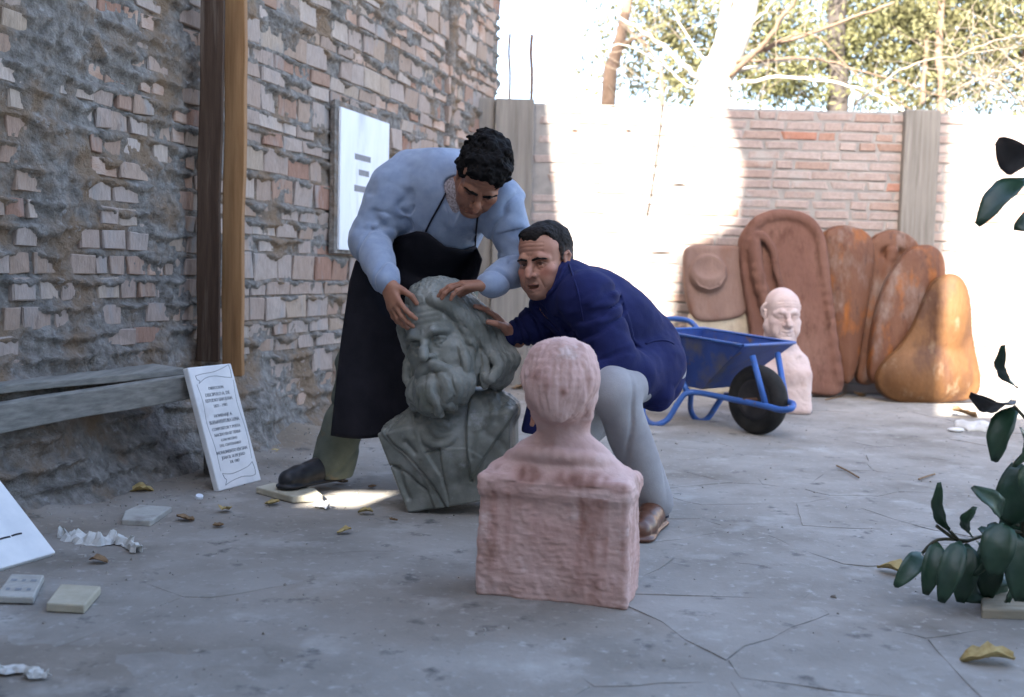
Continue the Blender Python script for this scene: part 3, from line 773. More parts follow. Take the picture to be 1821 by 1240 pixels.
def bearded_bust():
    c = Clay((-0.34, -0.36, -0.01), (0.36, 0.24, 0.80), 0.0028)
    I4 = Matrix.Identity(4)
    # body: a block that widens to the shoulders
    c.at(I4); c.k = 0.03
    c.box((0, 0.0, 0.145), (0.206, 0.125, 0.145), 0.009, taper=0.11)
    c.ell((0, 0.0, 0.275), (0.235, 0.125, 0.065), k=0.03)
    c.ell((0.0, -0.055, 0.20), (0.17, 0.11, 0.13), k=0.05)
    c.cone((0, 0.01, 0.27), (-0.01, -0.03, 0.47), 0.13, 0.075, k=0.06)
    c.ell((0.12, 0.01, 0.300), (0.120, 0.115, 0.070), rot=(0, 10, 0), k=0.04)
    c.ell((-0.13, 0.01, 0.275), (0.115, 0.115, 0.055), rot=(0, -18, 0), k=0.04)
    # scarf: loose rings round the neck
    for pts, rr in (([(735, 815), (775, 868), (850, 882), (925, 842), (975, 775)], 0.015), ([(790, 770), (840, 822), (920, 815), (1000, 760)], 0.014), ([(850, 735), (930, 785), (1030, 815)], 0.016), ([(800, 720), (860, 760), (960, 735)], 0.014)):
        q = [Vector((*bl(*p), 0)) for p in pts]
        c.lock([(v.x, -0.166 + 3.0 * (v.x + 0.01) ** 2 + max(0, v.y - 0.22) * 0.30, v.y) for v in q], rr, rr, k=0.005)
    # lapels as raised cloth, folds as cut lines
    rel = [([(1012, 555), (1180, 570), (1345, 600), (1335, 660), (1210, 815), (1090, 1010), (1050, 1090), (1022, 900)], 0.013, 0.010),
           ([(470, 800), (600, 720), (660, 700), (700, 800), (735, 900), (800, 1000), (850, 1080), (900, 1290), (820, 1290), (740, 1080), (640, 968), (560, 905), (505, 850)], 0.010, 0.010),
           ([(1022, 900), (1120, 960), (1110, 1300), (905, 1300), (872, 1060), (855, 905)], 0.004, 0.006)]
    rel = [(np.array([bl(*p) for p in P]), h, w) for P, h, w in rel]
    cuts = [([(1345, 640), (1210, 822), (1090, 1022), (1040, 1110)], 0.0045, 0.010), ([(1012, 560), (1006, 700), (1012, 850), (1030, 1010)], 0.004, 0.008),
            ([(1060, 810), (1052, 950)], 0.010, 0.006), ([(1125, 620), (1140, 700), (1120, 780)], 0.012, 0.007), ([(1205, 630), (1188, 730)], 0.012, 0.007),
            ([(1110, 800), (1200, 850), (1260, 930)], 0.012, 0.005), ([(850, 905), (870, 1060), (905, 1290)], 0.003, 0.006), ([(770, 938), (855, 902)], 0.005, 0.007),
            ([(518, 850), (560, 902), (645, 962), (722, 1042), (790, 1130), (880, 1290)], 0.0045, 0.010), ([(545, 1040), (640, 1080), (700, 1140), (760, 1180)], 0.006, 0.009),
            ([(640, 880), (700, 940)], 0.008, 0.009), ([(595, 735), (545, 790), (508, 835)], 0.005, 0.006), ([(590, 1050), (612, 1150), (650, 1240)], 0.009, 0.010), ([(720, 1000), (745, 1080), (800, 1200)], 0.012, 0.006),
            ([(930, 960), (950, 1120)], 0.016, 0.004), ([(1290, 760), (1300, 900), (1280, 1000)], 0.010, 0.006), ([(660, 760), (690, 830)], 0.012, 0.005)]
    cuts = [(np.array([tuple(v)[:2] for v in arc([(*bl(*p), 0) for p in P], 5)]), w, d) for P, w, d in cuts]
    def cloth(x, y, z):
        o = np.zeros_like(x); m = (y < -0.02) & (z < 0.40)
        xs, zs = x[m], z[m]; r = np.zeros_like(xs)
        for P, h, w in rel: r -= h * sstep(w, -w * 0.3, poly_sd(P, xs, zs))
        for L, w, d in cuts:
            dd = np.full(xs.shape, 9.0)
            for p, q in zip(L[:-1], L[1:]):
                e = q - p; t = np.clip(((xs - p[0]) * e[0] + (zs - p[1]) * e[1]) / (e @ e + 1e-12), 0, 1)
                dd = np.minimum(dd, np.hypot(xs - p[0] - t * e[0], zs - p[1] - t * e[1]))
            r += d * np.exp(-(dd / w) ** 2)
        o[m] = r * sstep(-0.02, -0.06, y[m]); return o
    c.add(cloth)
    # flat sawn back and underside
    # head
    head_clay(c, HB, nose=1.12, brow=1.25, eyelid=0.45, lines=0.7, ears=False, neck=False)
    c.at(HB); c.k = 0.01
    for s in (1, -1):   # heavy brows, bags, iris
        c.chain([(s * 0.010, -0.0925, 0.013), (s * 0.030, -0.0935, 0.023), (s * 0.052, -0.0760, 0.017)], [0.006, 0.008, 0.004], k=0.005)
        c.ell((s * 0.031, -0.0835, -0.001), (0.0042, 0.003, 0.0042), k=0.002, mode='-')
    # moustache
    for s in (1, -1):
        for q in range(3):
            c.lock([(s * 0.003, -0.099 + q * 0.002, -0.052 - q * .004), (s * 0.022, -0.101, -0.058 - q * 0.005), (s * 0.044, -0.088, -0.076 - q * 0.005), (s * 0.060, -0.066, -0.108 - q * 0.004)], 0.0105 - q * 0.001, 0.005, k=0.004)
    # beard: full mass, then locks
    c.ell((0, -0.052, -0.118), (0.070, 0.050, 0.056), k=0.02)
    c.ell((0, -0.046, -0.118), (0.060, 0.046, 0.044), k=0.02)
    for s in (1, -1):
        c.ell((s * 0.064, -0.018, -0.070), (0.026, 0.045, 0.056), k=0.02)
    rr = random.Random(3)
    for row in range(2):
        n = 9 - 2 * row
        for q in range(n):
            a = -1.35 + 2.7 * q / (n - 1)
            x0, y0 = (0.072 - 0.012 * row) * math.sin(a), -0.050 - (0.050 + 0.008 * row) * math.cos(a)
            w = rr.uniform(-0.012, 0.012); g = rr.uniform(-0.010, 0.010)
            zt = -0.088 - 0.012 * row
            c.lock([(x0 * 0.92, y0 + 0.004, zt), (x0 * 1.08 + w, y0 - 0.006, zt - 0.026), (x0 * 1.02 - w, y0 - 0.006, zt - 0.050), (x0 * 0.78 + w, y0 + 0.002, zt - 0.062 + g), (x0 * 0.64 + w * 1.6, y0 + 0.020, zt - 0.070 + g)], 0.0165, 0.007, k=0.003)
    for s in (1, -1):
        for q in range(4):
            yy = -0.060 + q * 0.026
            c.lock([(s * (0.062 + 0.003 * q), yy + 0.016, -0.018 - 0.004 * q), (s * 0.080, yy, -0.052), (s * 0.080, yy - 0.012, -0.088), (s * 0.064, yy - 0.014, -0.132)], 0.0135, 0.007, k=0.003)
    for x in (-0.014, 0, 0.014):   # tuft under the lip
        c.lock([(x, -0.093, -0.086), (x * 1.4, -0.107, -0.104), (x * 1.3, -0.110, -0.130)], 0.0095, 0.005, k=0.004)
    # hair: big swept-back mass
    c.ell((0.004, 0.026, 0.066), (0.080, 0.088, 0.074), k=0.02)
    c.ell((0.040, 0.030, 0.020), (0.070, 0.080, 0.080), k=0.02)
    c.ell((0.080, 0.045, -0.050), (0.050, 0.060, 0.080), k=0.03)
    c.ell((0.104, 0.050, -0.110), (0.046, 0.050, 0.050), k=0.02)
    c.ell((-0.070, 0.030, -0.030), (0.030, 0.055, 0.100), k=0.03)
    c.ell((-0.082, 0.025, -0.110), (0.026, 0.040, 0.060), k=0.02)
    for q in range(11):   # crown locks fan back from the hairline
        a = -1.15 + 2.3 * q / 10; sa = math.sin(a); aa = a * a; w = 0.003 * (q % 2)
        c.lock([(0.004 + 0.040 * sa, -0.066 + 0.022 * aa, 0.094 - 0.010 * aa), (0.006 + 0.056 * sa, -0.050 + 0.020 * aa, 0.120 + w - 0.018 * aa), (0.008 + 0.070 * sa, -0.014 + 0.010 * aa, 0.139 + w - 0.026 * aa), (0.010 + 0.080 * sa, 0.040, 0.134 - 0.030 * aa), (0.010 + 0.078 * sa, 0.090, 0.084 - 0.020 * aa)], 0.0120, 0.0115, k=0.0022)
    for q in range(6):   # long side locks, subject's left
        t = q / 5.0; w = 0.006 * (q % 2)
        c.lock([(0.040 + 0.012 * t, -0.060 + 0.060 * t, 0.092 + 0.022 * t), (0.070 + 0.020 * t, -0.046 + 0.064 * t, 0.064 + 0.004 * t), (0.094 + 0.024 * t + w, -0.020 + 0.060 * t, 0.012), (0.112 + 0.024 * t, 0.002 + 0.050 * t, -0.052 - w), (0.128 + 0.022 * t + w, 0.012 + 0.045 * t, -0.095), (0.112 + 0.020 * t, 0.000 + 0.045 * t, -0.128 + 0.008 * t)], 0.0205, 0.015, k=0.0025)
    for q in range(3):   # shorter waves over the ear
        c.lock([(0.066, -0.044 + 0.01 * q, 0.058 - 0.024 * q), (0.088, -0.026, 0.016 - 0.022 * q), (0.090, -0.012, -0.036 - 0.012 * q), (0.104, -0.010, -0.085 - 0.008 * q), (0.094, -0.020, -0.122 - 0.008 * q)], 0.0140, 0.009, k=0.0025)
    for q in range(5):   # subject's right
        t = q / 4.0; w = 0.014 * (q % 2)
        c.lock([(-0.046, -0.052 + 0.05 * t, 0.086), (-0.076, -0.034 + 0.06 * t, 0.048), (-0.086, -0.016 + 0.06 * t, -0.008), (-0.078 - w, -0.016 + 0.06 * t, -0.062), (-0.098 + w, -0.008 + 0.05 * t, -0.112), (-0.086, -0.016 + 0.05 * t, -0.165)], 0.0165, 0.010, k=0.0025)
    c.lock([(-0.088, -0.03, -0.10), (-0.104, -0.034, -0.125), (-0.092, -0.050, -0.150), (-0.074, -0.040, -0.135)], 0.013, 0.007, k=0.003)
    c.lock([(0.128, 0.00, -0.075), (0.138, -0.014, -0.105), (0.114, -0.030, -0.126), (0.094, -0.014, -0.112)], 0.016, 0.009, k=0.003)
    # fine strands
    Hi = np.array(HB.inverted())
    def strands(x, y, z):
        p = [Hi[i, 0] * x + Hi[i, 1] * y + Hi[i, 2] * z + Hi[i, 3] for i in range(3)]
        hair = np.maximum(sstep(0.075, 0.10, p[2] + 0.6 * np.maximum(p[1] + 0.04, 0)), np.maximum(sstep(0.060, 0.072, np.abs(p[0])), sstep(-0.075, -0.095, p[2]) * (p[1] < -0.03)))
        hair = hair * (z > 0.30)
        w = vnoise(p[0] * 150, p[1] * 150, p[2] * 28) + 0.7 * vnoise(p[0] * 300, p[1] * 300, p[2] * 60)
        return 0.0024 * hair * w + 0.0007 * fbm(x * 40, y * 40, z * 40, 2) + (z < 0.36) * 0.0022 * fbm(x * 14, y * 14, z * 5, 2)
    c.add(strands)
    c.cut(lambda X, Y, Z: -Z + 0 * X + 0 * Y)
    return c
cb_ = bearded_bust()
bust = empty('bearded_bust', mw=MW_b, label='large grey-green bust of a long-haired bearded man tipped on one corner', cat='bust')
body_o = cb_.build('carved_figure', M_grey, bust)

# ---- 2. the pink bust seen from behind, in the foreground
M_pink = mat('pink_clay_cast', [(0.25, (0.40, 0.235, 0.20, 1)), (0.5, (0.52, 0.345, 0.305, 1)), (0.75, (0.60, 0.44, 0.405, 1))], 6, 0.88, 0.45, 90,
             spots=[((0.33, 0.205, 0.165, 1), 7.0, 0.57, 0.72), ((0.64, 0.52, 0.49, 1), 11, 0.60, 0.80)], spec=0.15, bdist=0.004, attr='Col')
M_pink2 = mat('pale_rose_cast', [(0.25, (0.45, 0.325, 0.29, 1)), (0.5, (0.55, 0.425, 0.39, 1)), (0.75, (0.62, 0.51, 0.48, 1))], 5, 0.85, 0.4, 90,
             spots=[((0.60, 0.56, 0.55, 1), 6, 0.60, 0.72)], spec=0.2, bdist=0.004)
MW_p = Matrix.Translation((0.134, 2.640, 0.0045)) @ Matrix.Rotation(R(-14.6), 4, 'Z')
def pink_bust():
    c = Clay((-0.23, -0.16, -0.01), (0.23, 0.18, 0.70), 0.0028)
    c.at(Matrix.Identity(4)); c.k = 0.02
    c.box((0, 0.0, 0.135), (0.193, 0.099, 0.140), 0.014, taper=-0.02)
    c.box((0.0, 0.0, 0.288), (0.197, 0.106, 0.026), 0.018, k=0.03)
    c.ell((0, 0.004, 0.312), (0.190, 0.100, 0.046), k=0.02)
    c.ell((0, 0.008, 0.345), (0.135, 0.084, 0.066), k=0.03)
    c.ell((0, 0.008, 0.372), (0.084, 0.070, 0.056), k=0.03)
    c.cone((0, 0.006, 0.37), (0.004, 0.006, 0.50), 0.060, 0.050, k=0.02)
    # coat collar lying round the neck
    c.lock([(-0.135, 0.010, 0.335), (-0.090, -0.050, 0.362), (0.0, -0.078, 0.368), (0.090, -0.050, 0.358), (0.135, 0.010, 0.328)], 0.014, 0.014, k=0.014)
    HP = Matrix.Translation((0.000, -0.008, 0.518)) @ Matrix.Rotation(R(180 + 4), 4, 'Z') @ Matrix.Rotation(R(3), 4, 'X') @ Matrix.Diagonal((1.06, 1.06, 1.06, 1))
    head_clay(c, HP, eyes=False, neck=False, ears=True)
    c.at(HP); c.k = 0.01
    c.ell((0, 0.026, 0.040), (0.083, 0.098, 0.090), k=0.01)
    c.ell((0, 0.050, -0.015), (0.068, 0.064, 0.056), k=0.02)
    for s in (1, -1): c.ell((s * 0.068, 0.034, 0.000), (0.016, 0.034, 0.045), k=0.015)
    # locks combed down the back of the head
    rr = random.Random(5)
    for q in range(15):
        a = -1.32 + 2.64 * q / 14; w = rr.uniform(-.005, .005)
        sa, ca = math.sin(a), math.cos(a)
        e = rr.uniform(-0.012, 0.006)
        c.lock([(0.030 * sa, 0.020 + 0.02 * ca, 0.118 - 0.006 * a * a), (0.066 * sa + w, 0.022 + 0.066 * ca, 0.098), (0.083 * sa - w, 0.026 + 0.094 * ca, 0.038), (0.074 * sa + w, 0.034 + 0.088 * ca, -0.018 + 0.012 * a * a), (0.044 * sa, 0.040 + 0.074 * ca, -0.052 + 0.4 * e + 0.014 * a * a)], 0.0135, 0.0085, k=0.006)
    for q in range(9):
        a = -1.2 + 2.4 * q / 8; sa = math.sin(a); d = 0.030 * a * a
        c.lock([(0.050 * sa, -0.05, 0.108 - d), (0.060 * sa, -0.01, 0.121 - d), (0.070 * sa, 0.040, 0.116 - d), (0.076 * sa, 0.085, 0.085 - d)], 0.0125, 0.009, k=0.006)
    def rough(x, y, z):
        blk = z < 0.30
        tool = 0.0009 * vnoise(x * 26, y * 26, z * 190) + 0.0006 * vnoise(x * 60, y * 60, z * 320)
        hair = (z > 0.455) * 0.0012 * (vnoise(x * 260, y * 260, z * 40) + vnoise(x * 130, y * 130, z * 22))
        edge = 0.006 * sstep(0.05, 0.0, z) * np.maximum(0, fbm(x * 16, y * 16, 2.0, 2))
        return blk * (tool + 0.0042 * fbm(x * 18, y * 18, z * 12, 3) + 0.0015 * vnoise(x * 90, y * 90, z * 90)) + hair + (~blk & (z < 0.455)) * 0.0022 * fbm(x * 25, y * 25, z * 25, 3) + edge
    c.add(rough)
    c.cut(lambda X, Y, Z: -Z + 0 * X + 0 * Y)
    return c
pb = empty('pink_bust', mw=MW_p, label='pink clay-coloured bust on a square block, seen from behind in the foreground', cat='bust')
po = pink_bust().build('cast_figure', M_pink, pb)
_v = np.empty(len(po.data.vertices) * 3, np.float32); po.data.vertices.foreach_get('co', _v); _v = _v.reshape(-1, 3)
# stains: dark wet-looking patches on the upper back and drips below the ledge, chips on the hair
x, y, z = _v.T
drip = sstep(-0.1, 0.45, fbm(x * 24 + 3, 0.5, 0.0, 2)) * sstep(-0.05, 0.22, z + 0.09 * vnoise(x * 30, 4.4)) * (z < 0.272) * 0.8
pat = np.exp(-(((x + 0.060) / 0.036) ** 2 + ((z - 0.317) / 0.020) ** 2) ** 2) + np.exp(-(((x - 0.070) / 0.072) ** 2 + ((z - 0.313) / 0.021) ** 2) ** 2) + 0.8 * np.exp(-(((x - 0.165) / 0.025) ** 2 + ((z - 0.302) / 0.014) ** 2) ** 2)
pat += np.exp(-(((x - 0.03) / 0.009) ** 2 + ((z - 0.535) / 0.013) ** 2)) + 0.8 * np.exp(-(((x + 0.01) / 0.008) ** 2 + ((z - 0.550) / 0.016) ** 2)) + 0.7 * np.exp(-(((x + 0.045) / 0.02) ** 2 + ((z - 0.570) / 0.013) ** 2))
pat = np.clip(pat * (y < 0.02), 0, 1) * (0.75 + 0.35 * fbm(x * 60, z * 60, 0.0, 2))
drip = drip * np.clip(0.75 + 0.6 * fbm(x * 50, z * 14, 3.0, 3), 0, 1.2)
k = np.clip(1 - 0.58 * pat - 0.46 * drip, 0.30, 1.1) * 1.08
st = np.clip(pat + drip, 0, 1)
hairpale = sstep(0.50, 0.62, z) * 0.10
vcol(po, np.stack([k + hairpale, k * (1 - 0.22 * st) + hairpale * 1.3, k * (1 - 0.30 * st) + hairpale * 1.5], 1))

# ---- 3. the bald bust standing by the back wall
MW_f = Matrix.Translation((1.665, 6.46, 0.004)) @ Matrix.Rotation(R(-3), 4, 'Z')
def bald_bust():
    c = Clay((-0.26, -0.26, -0.01), (0.26, 0.22, 0.82), 0.004)
    c.at(Matrix.Identity(4)); c.k = 0.03
    c.box((0, 0, 0.14), (0.190, 0.115, 0.15), 0.04, taper=-0.03)
    c.ell((0, 0.0, 0.29), (0.188, 0.115, 0.130), k=0.04)
    for s in (1, -1):
        c.ell((s * 0.085, -0.075, 0.235), (0.085, 0.050, 0.060), k=0.03)
        c.cone((s * 0.02, -0.090, 0.345), (s * 0.11, -0.078, 0.365), 0.010, 0.006, k=0.03)
    c.cone((0, 0.02, 0.32), (0.0, 0.005, 0.56), 0.112, 0.092, k=0.05)
    for s in (1, -1): c.cone((s * 0.055, -0.02, 0.52), (s * 0.012, -0.085, 0.37), 0.022, 0.014, k=0.02)
    HF = Matrix.Translation((0.0, -0.035, 0.600)) @ Matrix.Rotation(R(5), 4, 'Z') @ Matrix.Rotation(R(2), 4, 'X') @ Matrix.Diagonal((1.36, 1.36, 1.34, 1))
    head_clay(c, HF, nose=1.08, brow=1.15, eyelid=0.9, lines=1.0, smile=0.8, neck=False, chub=1.12)
    c.at(HF)
    for s in (1, -1):
        c.ell((s * 0.034, -0.075, 0.010), (0.020, 0.010, 0.010), k=0.012)
        for q in range(7):   # curls over the ears
            P_ = []
            for j in range(4):
                yy = 0.012 + 0.011 * q + 0.009 * j; zz_ = 0.050 - 0.009 * q - 0.013 * j
                P_.append((s * (0.076 * math.sqrt(max(0.05, 1 - ((yy - 0.02) / 0.098) ** 2 - ((zz_ - 0.045) / 0.11) ** 2)) + (0.000, 0.005, 0.006, 0.001)[j] + 0.003 * (q % 2)), yy, zz_))
            c.lock(P_, 0.0095, 0.006, k=0.004)
    c.add(lambda x, y, z: (z < 0.45) * 0.004 * fbm(x * 20, y * 20, z * 20, 3) + 0.001 * vnoise(x * 70, y * 70, z * 70))
    c.cut(lambda X, Y, Z: -Z + 0 * X + 0 * Y)
    return c
fb = empty('bald_bust', mw=MW_f, label='pale rose bust of a bald smiling man standing beside the wheelbarrow', cat='bust')
bald_bust().build('cast_figure', M_pink2, fb)
# ================================================================== THE TWO MEN
def skin(name, base):
    b = base
    return mat(name, [(0.3, (b[0] * .85, b[1] * .82, b[2] * .8, 1)), (0.7, (b[0] * 1.1, b[1] * 1.1, b[2] * 1.1, 1))], 30, 0.55, 0.15, 220, attr='Col', spec=0.35, bdist=0.002)
M_skin1 = skin('tan_skin', (0.31, 0.145, 0.090)); M_skin2 = skin('ruddy_skin', (0.40, 0.20, 0.135))
M_hair1 = mat('black_hair', [(0.3, (0.004, 0.0035, 0.0035, 1)), (0.7, (0.009, 0.008, 0.008, 1))], 60, 0.8, 0.5, 200, spec=0.12)
M_hair2 = mat('dark_hair', [(0.3, (0.009, 0.007, 0.006, 1)), (0.7, (0.018, 0.014, 0.012, 1))], 60, 0.75, 0.5, 260, spec=0.15, attr='Col')
M_sweater = mat('pale_blue_wool', [(0.3, (0.215, 0.27, 0.38, 1)), (0.7, (0.29, 0.35, 0.46, 1))], 25, 0.95, 0.6, 330, spec=0.1, sheen=0.3)
M_apron = mat('black_apron_cloth', [(0.3, (0.009, 0.009, 0.014, 1)), (0.7, (0.022, 0.021, 0.028, 1))], 8, 0.85, 0.4, 150, spec=0.2)
M_trous1 = mat('green_work_trousers', [(0.3, (0.085, 0.10, 0.085, 1)), (0.7, (0.15, 0.165, 0.135, 1))], 7, 0.95, 0.4, 150, spots=[((0.19, 0.14, 0.08, 1), 9, 0.58, 0.72)], spec=0.1)
M_shoe1 = mat('black_shoe_leather', [(0.3, (0.012, 0.012, 0.014, 1)), (0.7, (0.03, 0.03, 0.034, 1))], 12, 0.45, 0.2, 90)
M_shirt = mat('checked_shirt', [(0.42, (0.22, 0.18, 0.19, 1)), (0.58, (0.42, 0.38, 0.39, 1))], 160, 0.9, 0.1, 90)
M_jacket = mat('royal_blue_overall', [(0.3, (0.008, 0.011, 0.055, 1)), (0.7, (0.014, 0.018, 0.086, 1))], 6, 0.85, 0.3, 160, spots=[((0.01, 0.013, 0.08, 1), 5, 0.6, 0.8)], spec=0.2)
M_trous2 = mat('grey_trousers', [(0.3, (0.27, 0.26, 0.27, 1)), (0.7, (0.36, 0.35, 0.36, 1))], 10, 0.95, 0.3, 180, spec=0.1)
M_shoe2 = mat('brown_shoe_leather', [(0.3, (0.07, 0.028, 0.015, 1)), (0.7, (0.14, 0.06, 0.035, 1))], 12, 0.35, 0.15, 90, spec=0.5)
M_sock = mat('navy_sock', [(0.3, (0.02, 0.022, 0.04, 1)), (0.7, (0.04, 0.042, 0.07, 1))], 40, 0.95)
def adopt(o, root):
    o.parent = root; o.matrix_parent_inverse = root.matrix_world.inverted(); return o
def crease(n, w): return np.exp(-(n / w) ** 2)
def folds(amp, sx, sy, sz, seed=0.0):
    """narrow meandering creases; the scales set how fast the cloth varies along each axis"""
    def f(x, y, z):
        n = vnoise(x * sx + seed, y * sy, z * sz) + 0.35 * vnoise(x * sx * 2.3 + 7, y * sy * 2.3, z * sz * 2.3 + seed)
        m = sstep(-0.3, 0.4, vnoise(x * 5 + seed, y * 5, z * 5 + 4))
        return amp * (crease(n, 0.16) * m - 0.25 * np.abs(n))
    return f
def arm_folds(a, b, amp, n, seed=0.0, tilt=0.6):
    """broken creases that run slantwise round a limb between two joints"""
    a, b = np.array(a), np.array(b); d = b - a; L = np.linalg.norm(d); d = d / L
    e1 = np.cross(d, [0.0, 1.0, 0.0]); e1 = e1 / np.linalg.norm(e1); e2 = np.cross(d, e1)
    def f(x, y, z):
        p = [x - a[0], y - a[1], z - a[2]]
        t = (p[0] * d[0] + p[1] * d[1] + p[2] * d[2]) / L
        u = p[0] * e1[0] + p[1] * e1[1] + p[2] * e1[2]; v = p[0] * e2[0] + p[1] * e2[1] + p[2] * e2[2]
        r = np.hypot(u, v)
        s = vnoise(t * n * 1.5 + u * 7 * tilt + seed, u * 7 + 3 * seed, v * 7) + 0.3 * vnoise(t * n * 4 + seed, u * 15, v * 15)
        return amp * (1.25 * crease(s, 0.17) - 0.9 * np.abs(s)) * sstep(-0.15, 0.1, t) * sstep(1.15, 0.85, t) * (r < 0.13)
    return f
def joined(ca, cb):
    """two clays of one body (fine head, coarser limbs) as one mesh"""
    va, qa = ca.mesh(); vb, qb = cb.mesh()
    return np.concatenate([va, vb]), np.concatenate([qa, qb + len(va)])
def local_v(o, M):
    v = np.empty(len(o.data.vertices) * 3, np.float32); o.data.vertices.foreach_get('co', v); v = v.reshape(-1, 3)
    Mi = np.array(M.inverted()); return v @ Mi[:3, :3].T + Mi[:3, 3]
def face_paint(o, HM, stubble=0.0, red=0.15):
    p = local_v(o, HM); x, y, z = p.T
    near = (np.abs(x) < 0.1) & (y < 0.05) & (z < 0.12) & (z > -0.13)
    c = np.ones((len(p), 3), np.float32)
    g = lambda cx, cy, cz, rx, ry, rz: np.exp(-(((np.abs(x) - cx) / rx) ** 2 + ((y - cy) / ry) ** 2 + ((z - cz) / rz) ** 2))
    lips = np.clip(g(0.0, -0.092, -0.0665, 0.017, 0.012, 0.0042) + g(0.0, -0.092, -0.0785, 0.015, 0.012, 0.0050), 0, 1)[:, None] * near[:, None]
    c = c * (1 - lips * np.array([0.18, 0.50, 0.45]))
    fl = (g(0.045, -0.065, -0.028, 0.02, 0.03, 0.016) + g(0, -0.112, -0.034, 0.012, 0.015, 0.012))[:, None] * near[:, None]
    c = c * (1 - red * np.clip(fl, 0, 1) * np.array([0.0, 1.0, 0.9]))
    st = sstep(-0.045, -0.065, z) * sstep(0.02, -0.03, y) * near * stubble
    c = c * (1 - st[:, None] * np.array([0.38, 0.30, 0.24]))
    ed = np.sqrt((np.abs(x) - 0.031) ** 2 + (y + 0.0690) ** 2 + (z + 0.001) ** 2)
    eye = (ed < 0.0143) & (y < -0.074)
    ir = np.hypot(np.abs(x) - 0.0305, z + 0.001)
    lash = g(0.032, -0.083, 0.0035, 0.017, 0.010, 0.0032)[:, None] * near[:, None]
    c = c * (1 - 0.75 * np.clip(lash * 1.4, 0, 1))
    blotch = 0.10 * fbm(x * 30, y * 30, z * 30, 3); c = c * (1 + blotch[:, None] * np.array([0.6, 1.0, 1.0]))
    c[eye] = (1.3, 1.9, 2.2); c[eye & (ir < 0.0062)] = (0.08, 0.06, 0.05)
    vcol(o, c)
from mathutils.bvhtree import BVHTree
def bvh(o): return BVHTree.FromPolygons([v.co[:] for v in o.data.vertices], [p.vertices[:] for p in o.data.polygons])
CAMP = Vector((0, 0, CAM_H))
def on_surface(tree, px, py, off=0.004, default=None):
    d = ray(px, py).normalized(); h = tree.ray_cast(CAMP, d)
    return (h[0] - d * off) if h[0] is not None else default
def shoe_clay(c, M, L=0.27, k=0.012):
    """heel at the origin, toe along -y, sole on z=0"""
    c.at(M); c.k = k
    c.chain([(0, -0.02, 0.045), (0, -0.10, 0.045), (0.003, -0.19, 0.033), (0.004, -L + 0.045, 0.030)], [0.040, 0.040, 0.042, 0.036])
    c.cone((0, -0.015, 0.05), (0, -0.03, 0.095), 0.040, 0.040)
    c.cone((0, -0.05, 0.07), (0, -0.14, 0.050), 0.036, 0.034)
    sole = [(0, -0.01, 0.008), (0, -0.12, 0.008), (0.004, -L + 0.05, 0.008)]
    c.chain(sole, [0.042, 0.040, 0.048], k=0.004, flat=((0, 0, 1), 3.2))
    return c

# ------------------------------------------------------------------ the standing man in the pale blue sweater
P1 = dict(pel=W(738, 492, 3.96), waist=W(762, 455, 3.88), chest=W(783, 385, 3.76), upper=W(782, 325, 3.68), neck=W(818, 312, 3.60),
          shR=W(700, 338, 3.68), elR=W(657, 428, 3.64), wrR=W(690, 506, 3.44),
          shL=W(890, 358, 3.58), elL=W(928, 470, 3.56), wrL=W(868, 508, 3.40),
          hipR=W(692, 505, 3.95), knR=W(636, 655, 3.84), anR=W(590, 836, 3.86), hipL=W(790, 505, 3.95), knL=W(795, 680, 3.90), anL=W(815, 838, 3.98))
man1 = empty('person', (P1['pel'].x - 0.1, 3.88, 0), 'standing man in a pale blue sweater and black apron bending over the grey bust', 'person')
H1 = Matrix.Translation(W(855, 315, 3.49)) @ Matrix.Rotation(R(12), 4, 'Y') @ Matrix.Rotation(R(13), 4, 'Z') @ Matrix.Rotation(R(53), 4, 'X')
hR = hand_matrix(P1['wrR'], W(709, 570, 3.375), (0.75, 0.50, -0.30))
hL = hand_matrix(P1['wrL'], W(792, 506, 3.385), (-0.12, 0.16, -1.0))
c = Clay((-0.62, 3.22, 0.45), (0.18, 4.05, 1.22), 0.0032)
_hc = H1.translation; ch_ = Clay(_hc - Vector((0.17, 0.19, 0.19)), _hc + Vector((0.17, 0.19, 0.17)), 0.0018)
head_clay(ch_, H1, nose=1.1, brow=1.0, eyelid=0.55, lines=0.9, smile=1.0, socket=1.16)
c.at(Matrix.Identity(4)); c.k = 0.02
c.cone(H1 @ Vector((0, 0.036, -0.10)), P1['upper'], 0.058, 0.075)
c.chain([P1['upper'], P1['chest'], P1['waist'], P1['pel']], [0.08, 0.10, 0.09, 0.10], k=0.04)
for a in ('R', 'L'):
    c.chain([P1['upper'], P1['sh' + a], P1['el' + a], P1['wr' + a]], [0.06, 0.050, 0.040, 0.027], k=0.01)
hand_clay(c, hR, side=1, curl=(0.30, 0.34, 0.36, 0.42), spread=1.1, thumb=0.4, s=0.92)
hand_clay(c, hL, side=-1, curl=(0.34, 0.36, 0.38, 0.42), spread=1.4, thumb=0.5, s=0.90)
o = adopt(npmesh('body', *joined(ch_, c), M_skin1), man1); face_paint(o, H1, stubble=0.25, red=0.1)
body1 = o
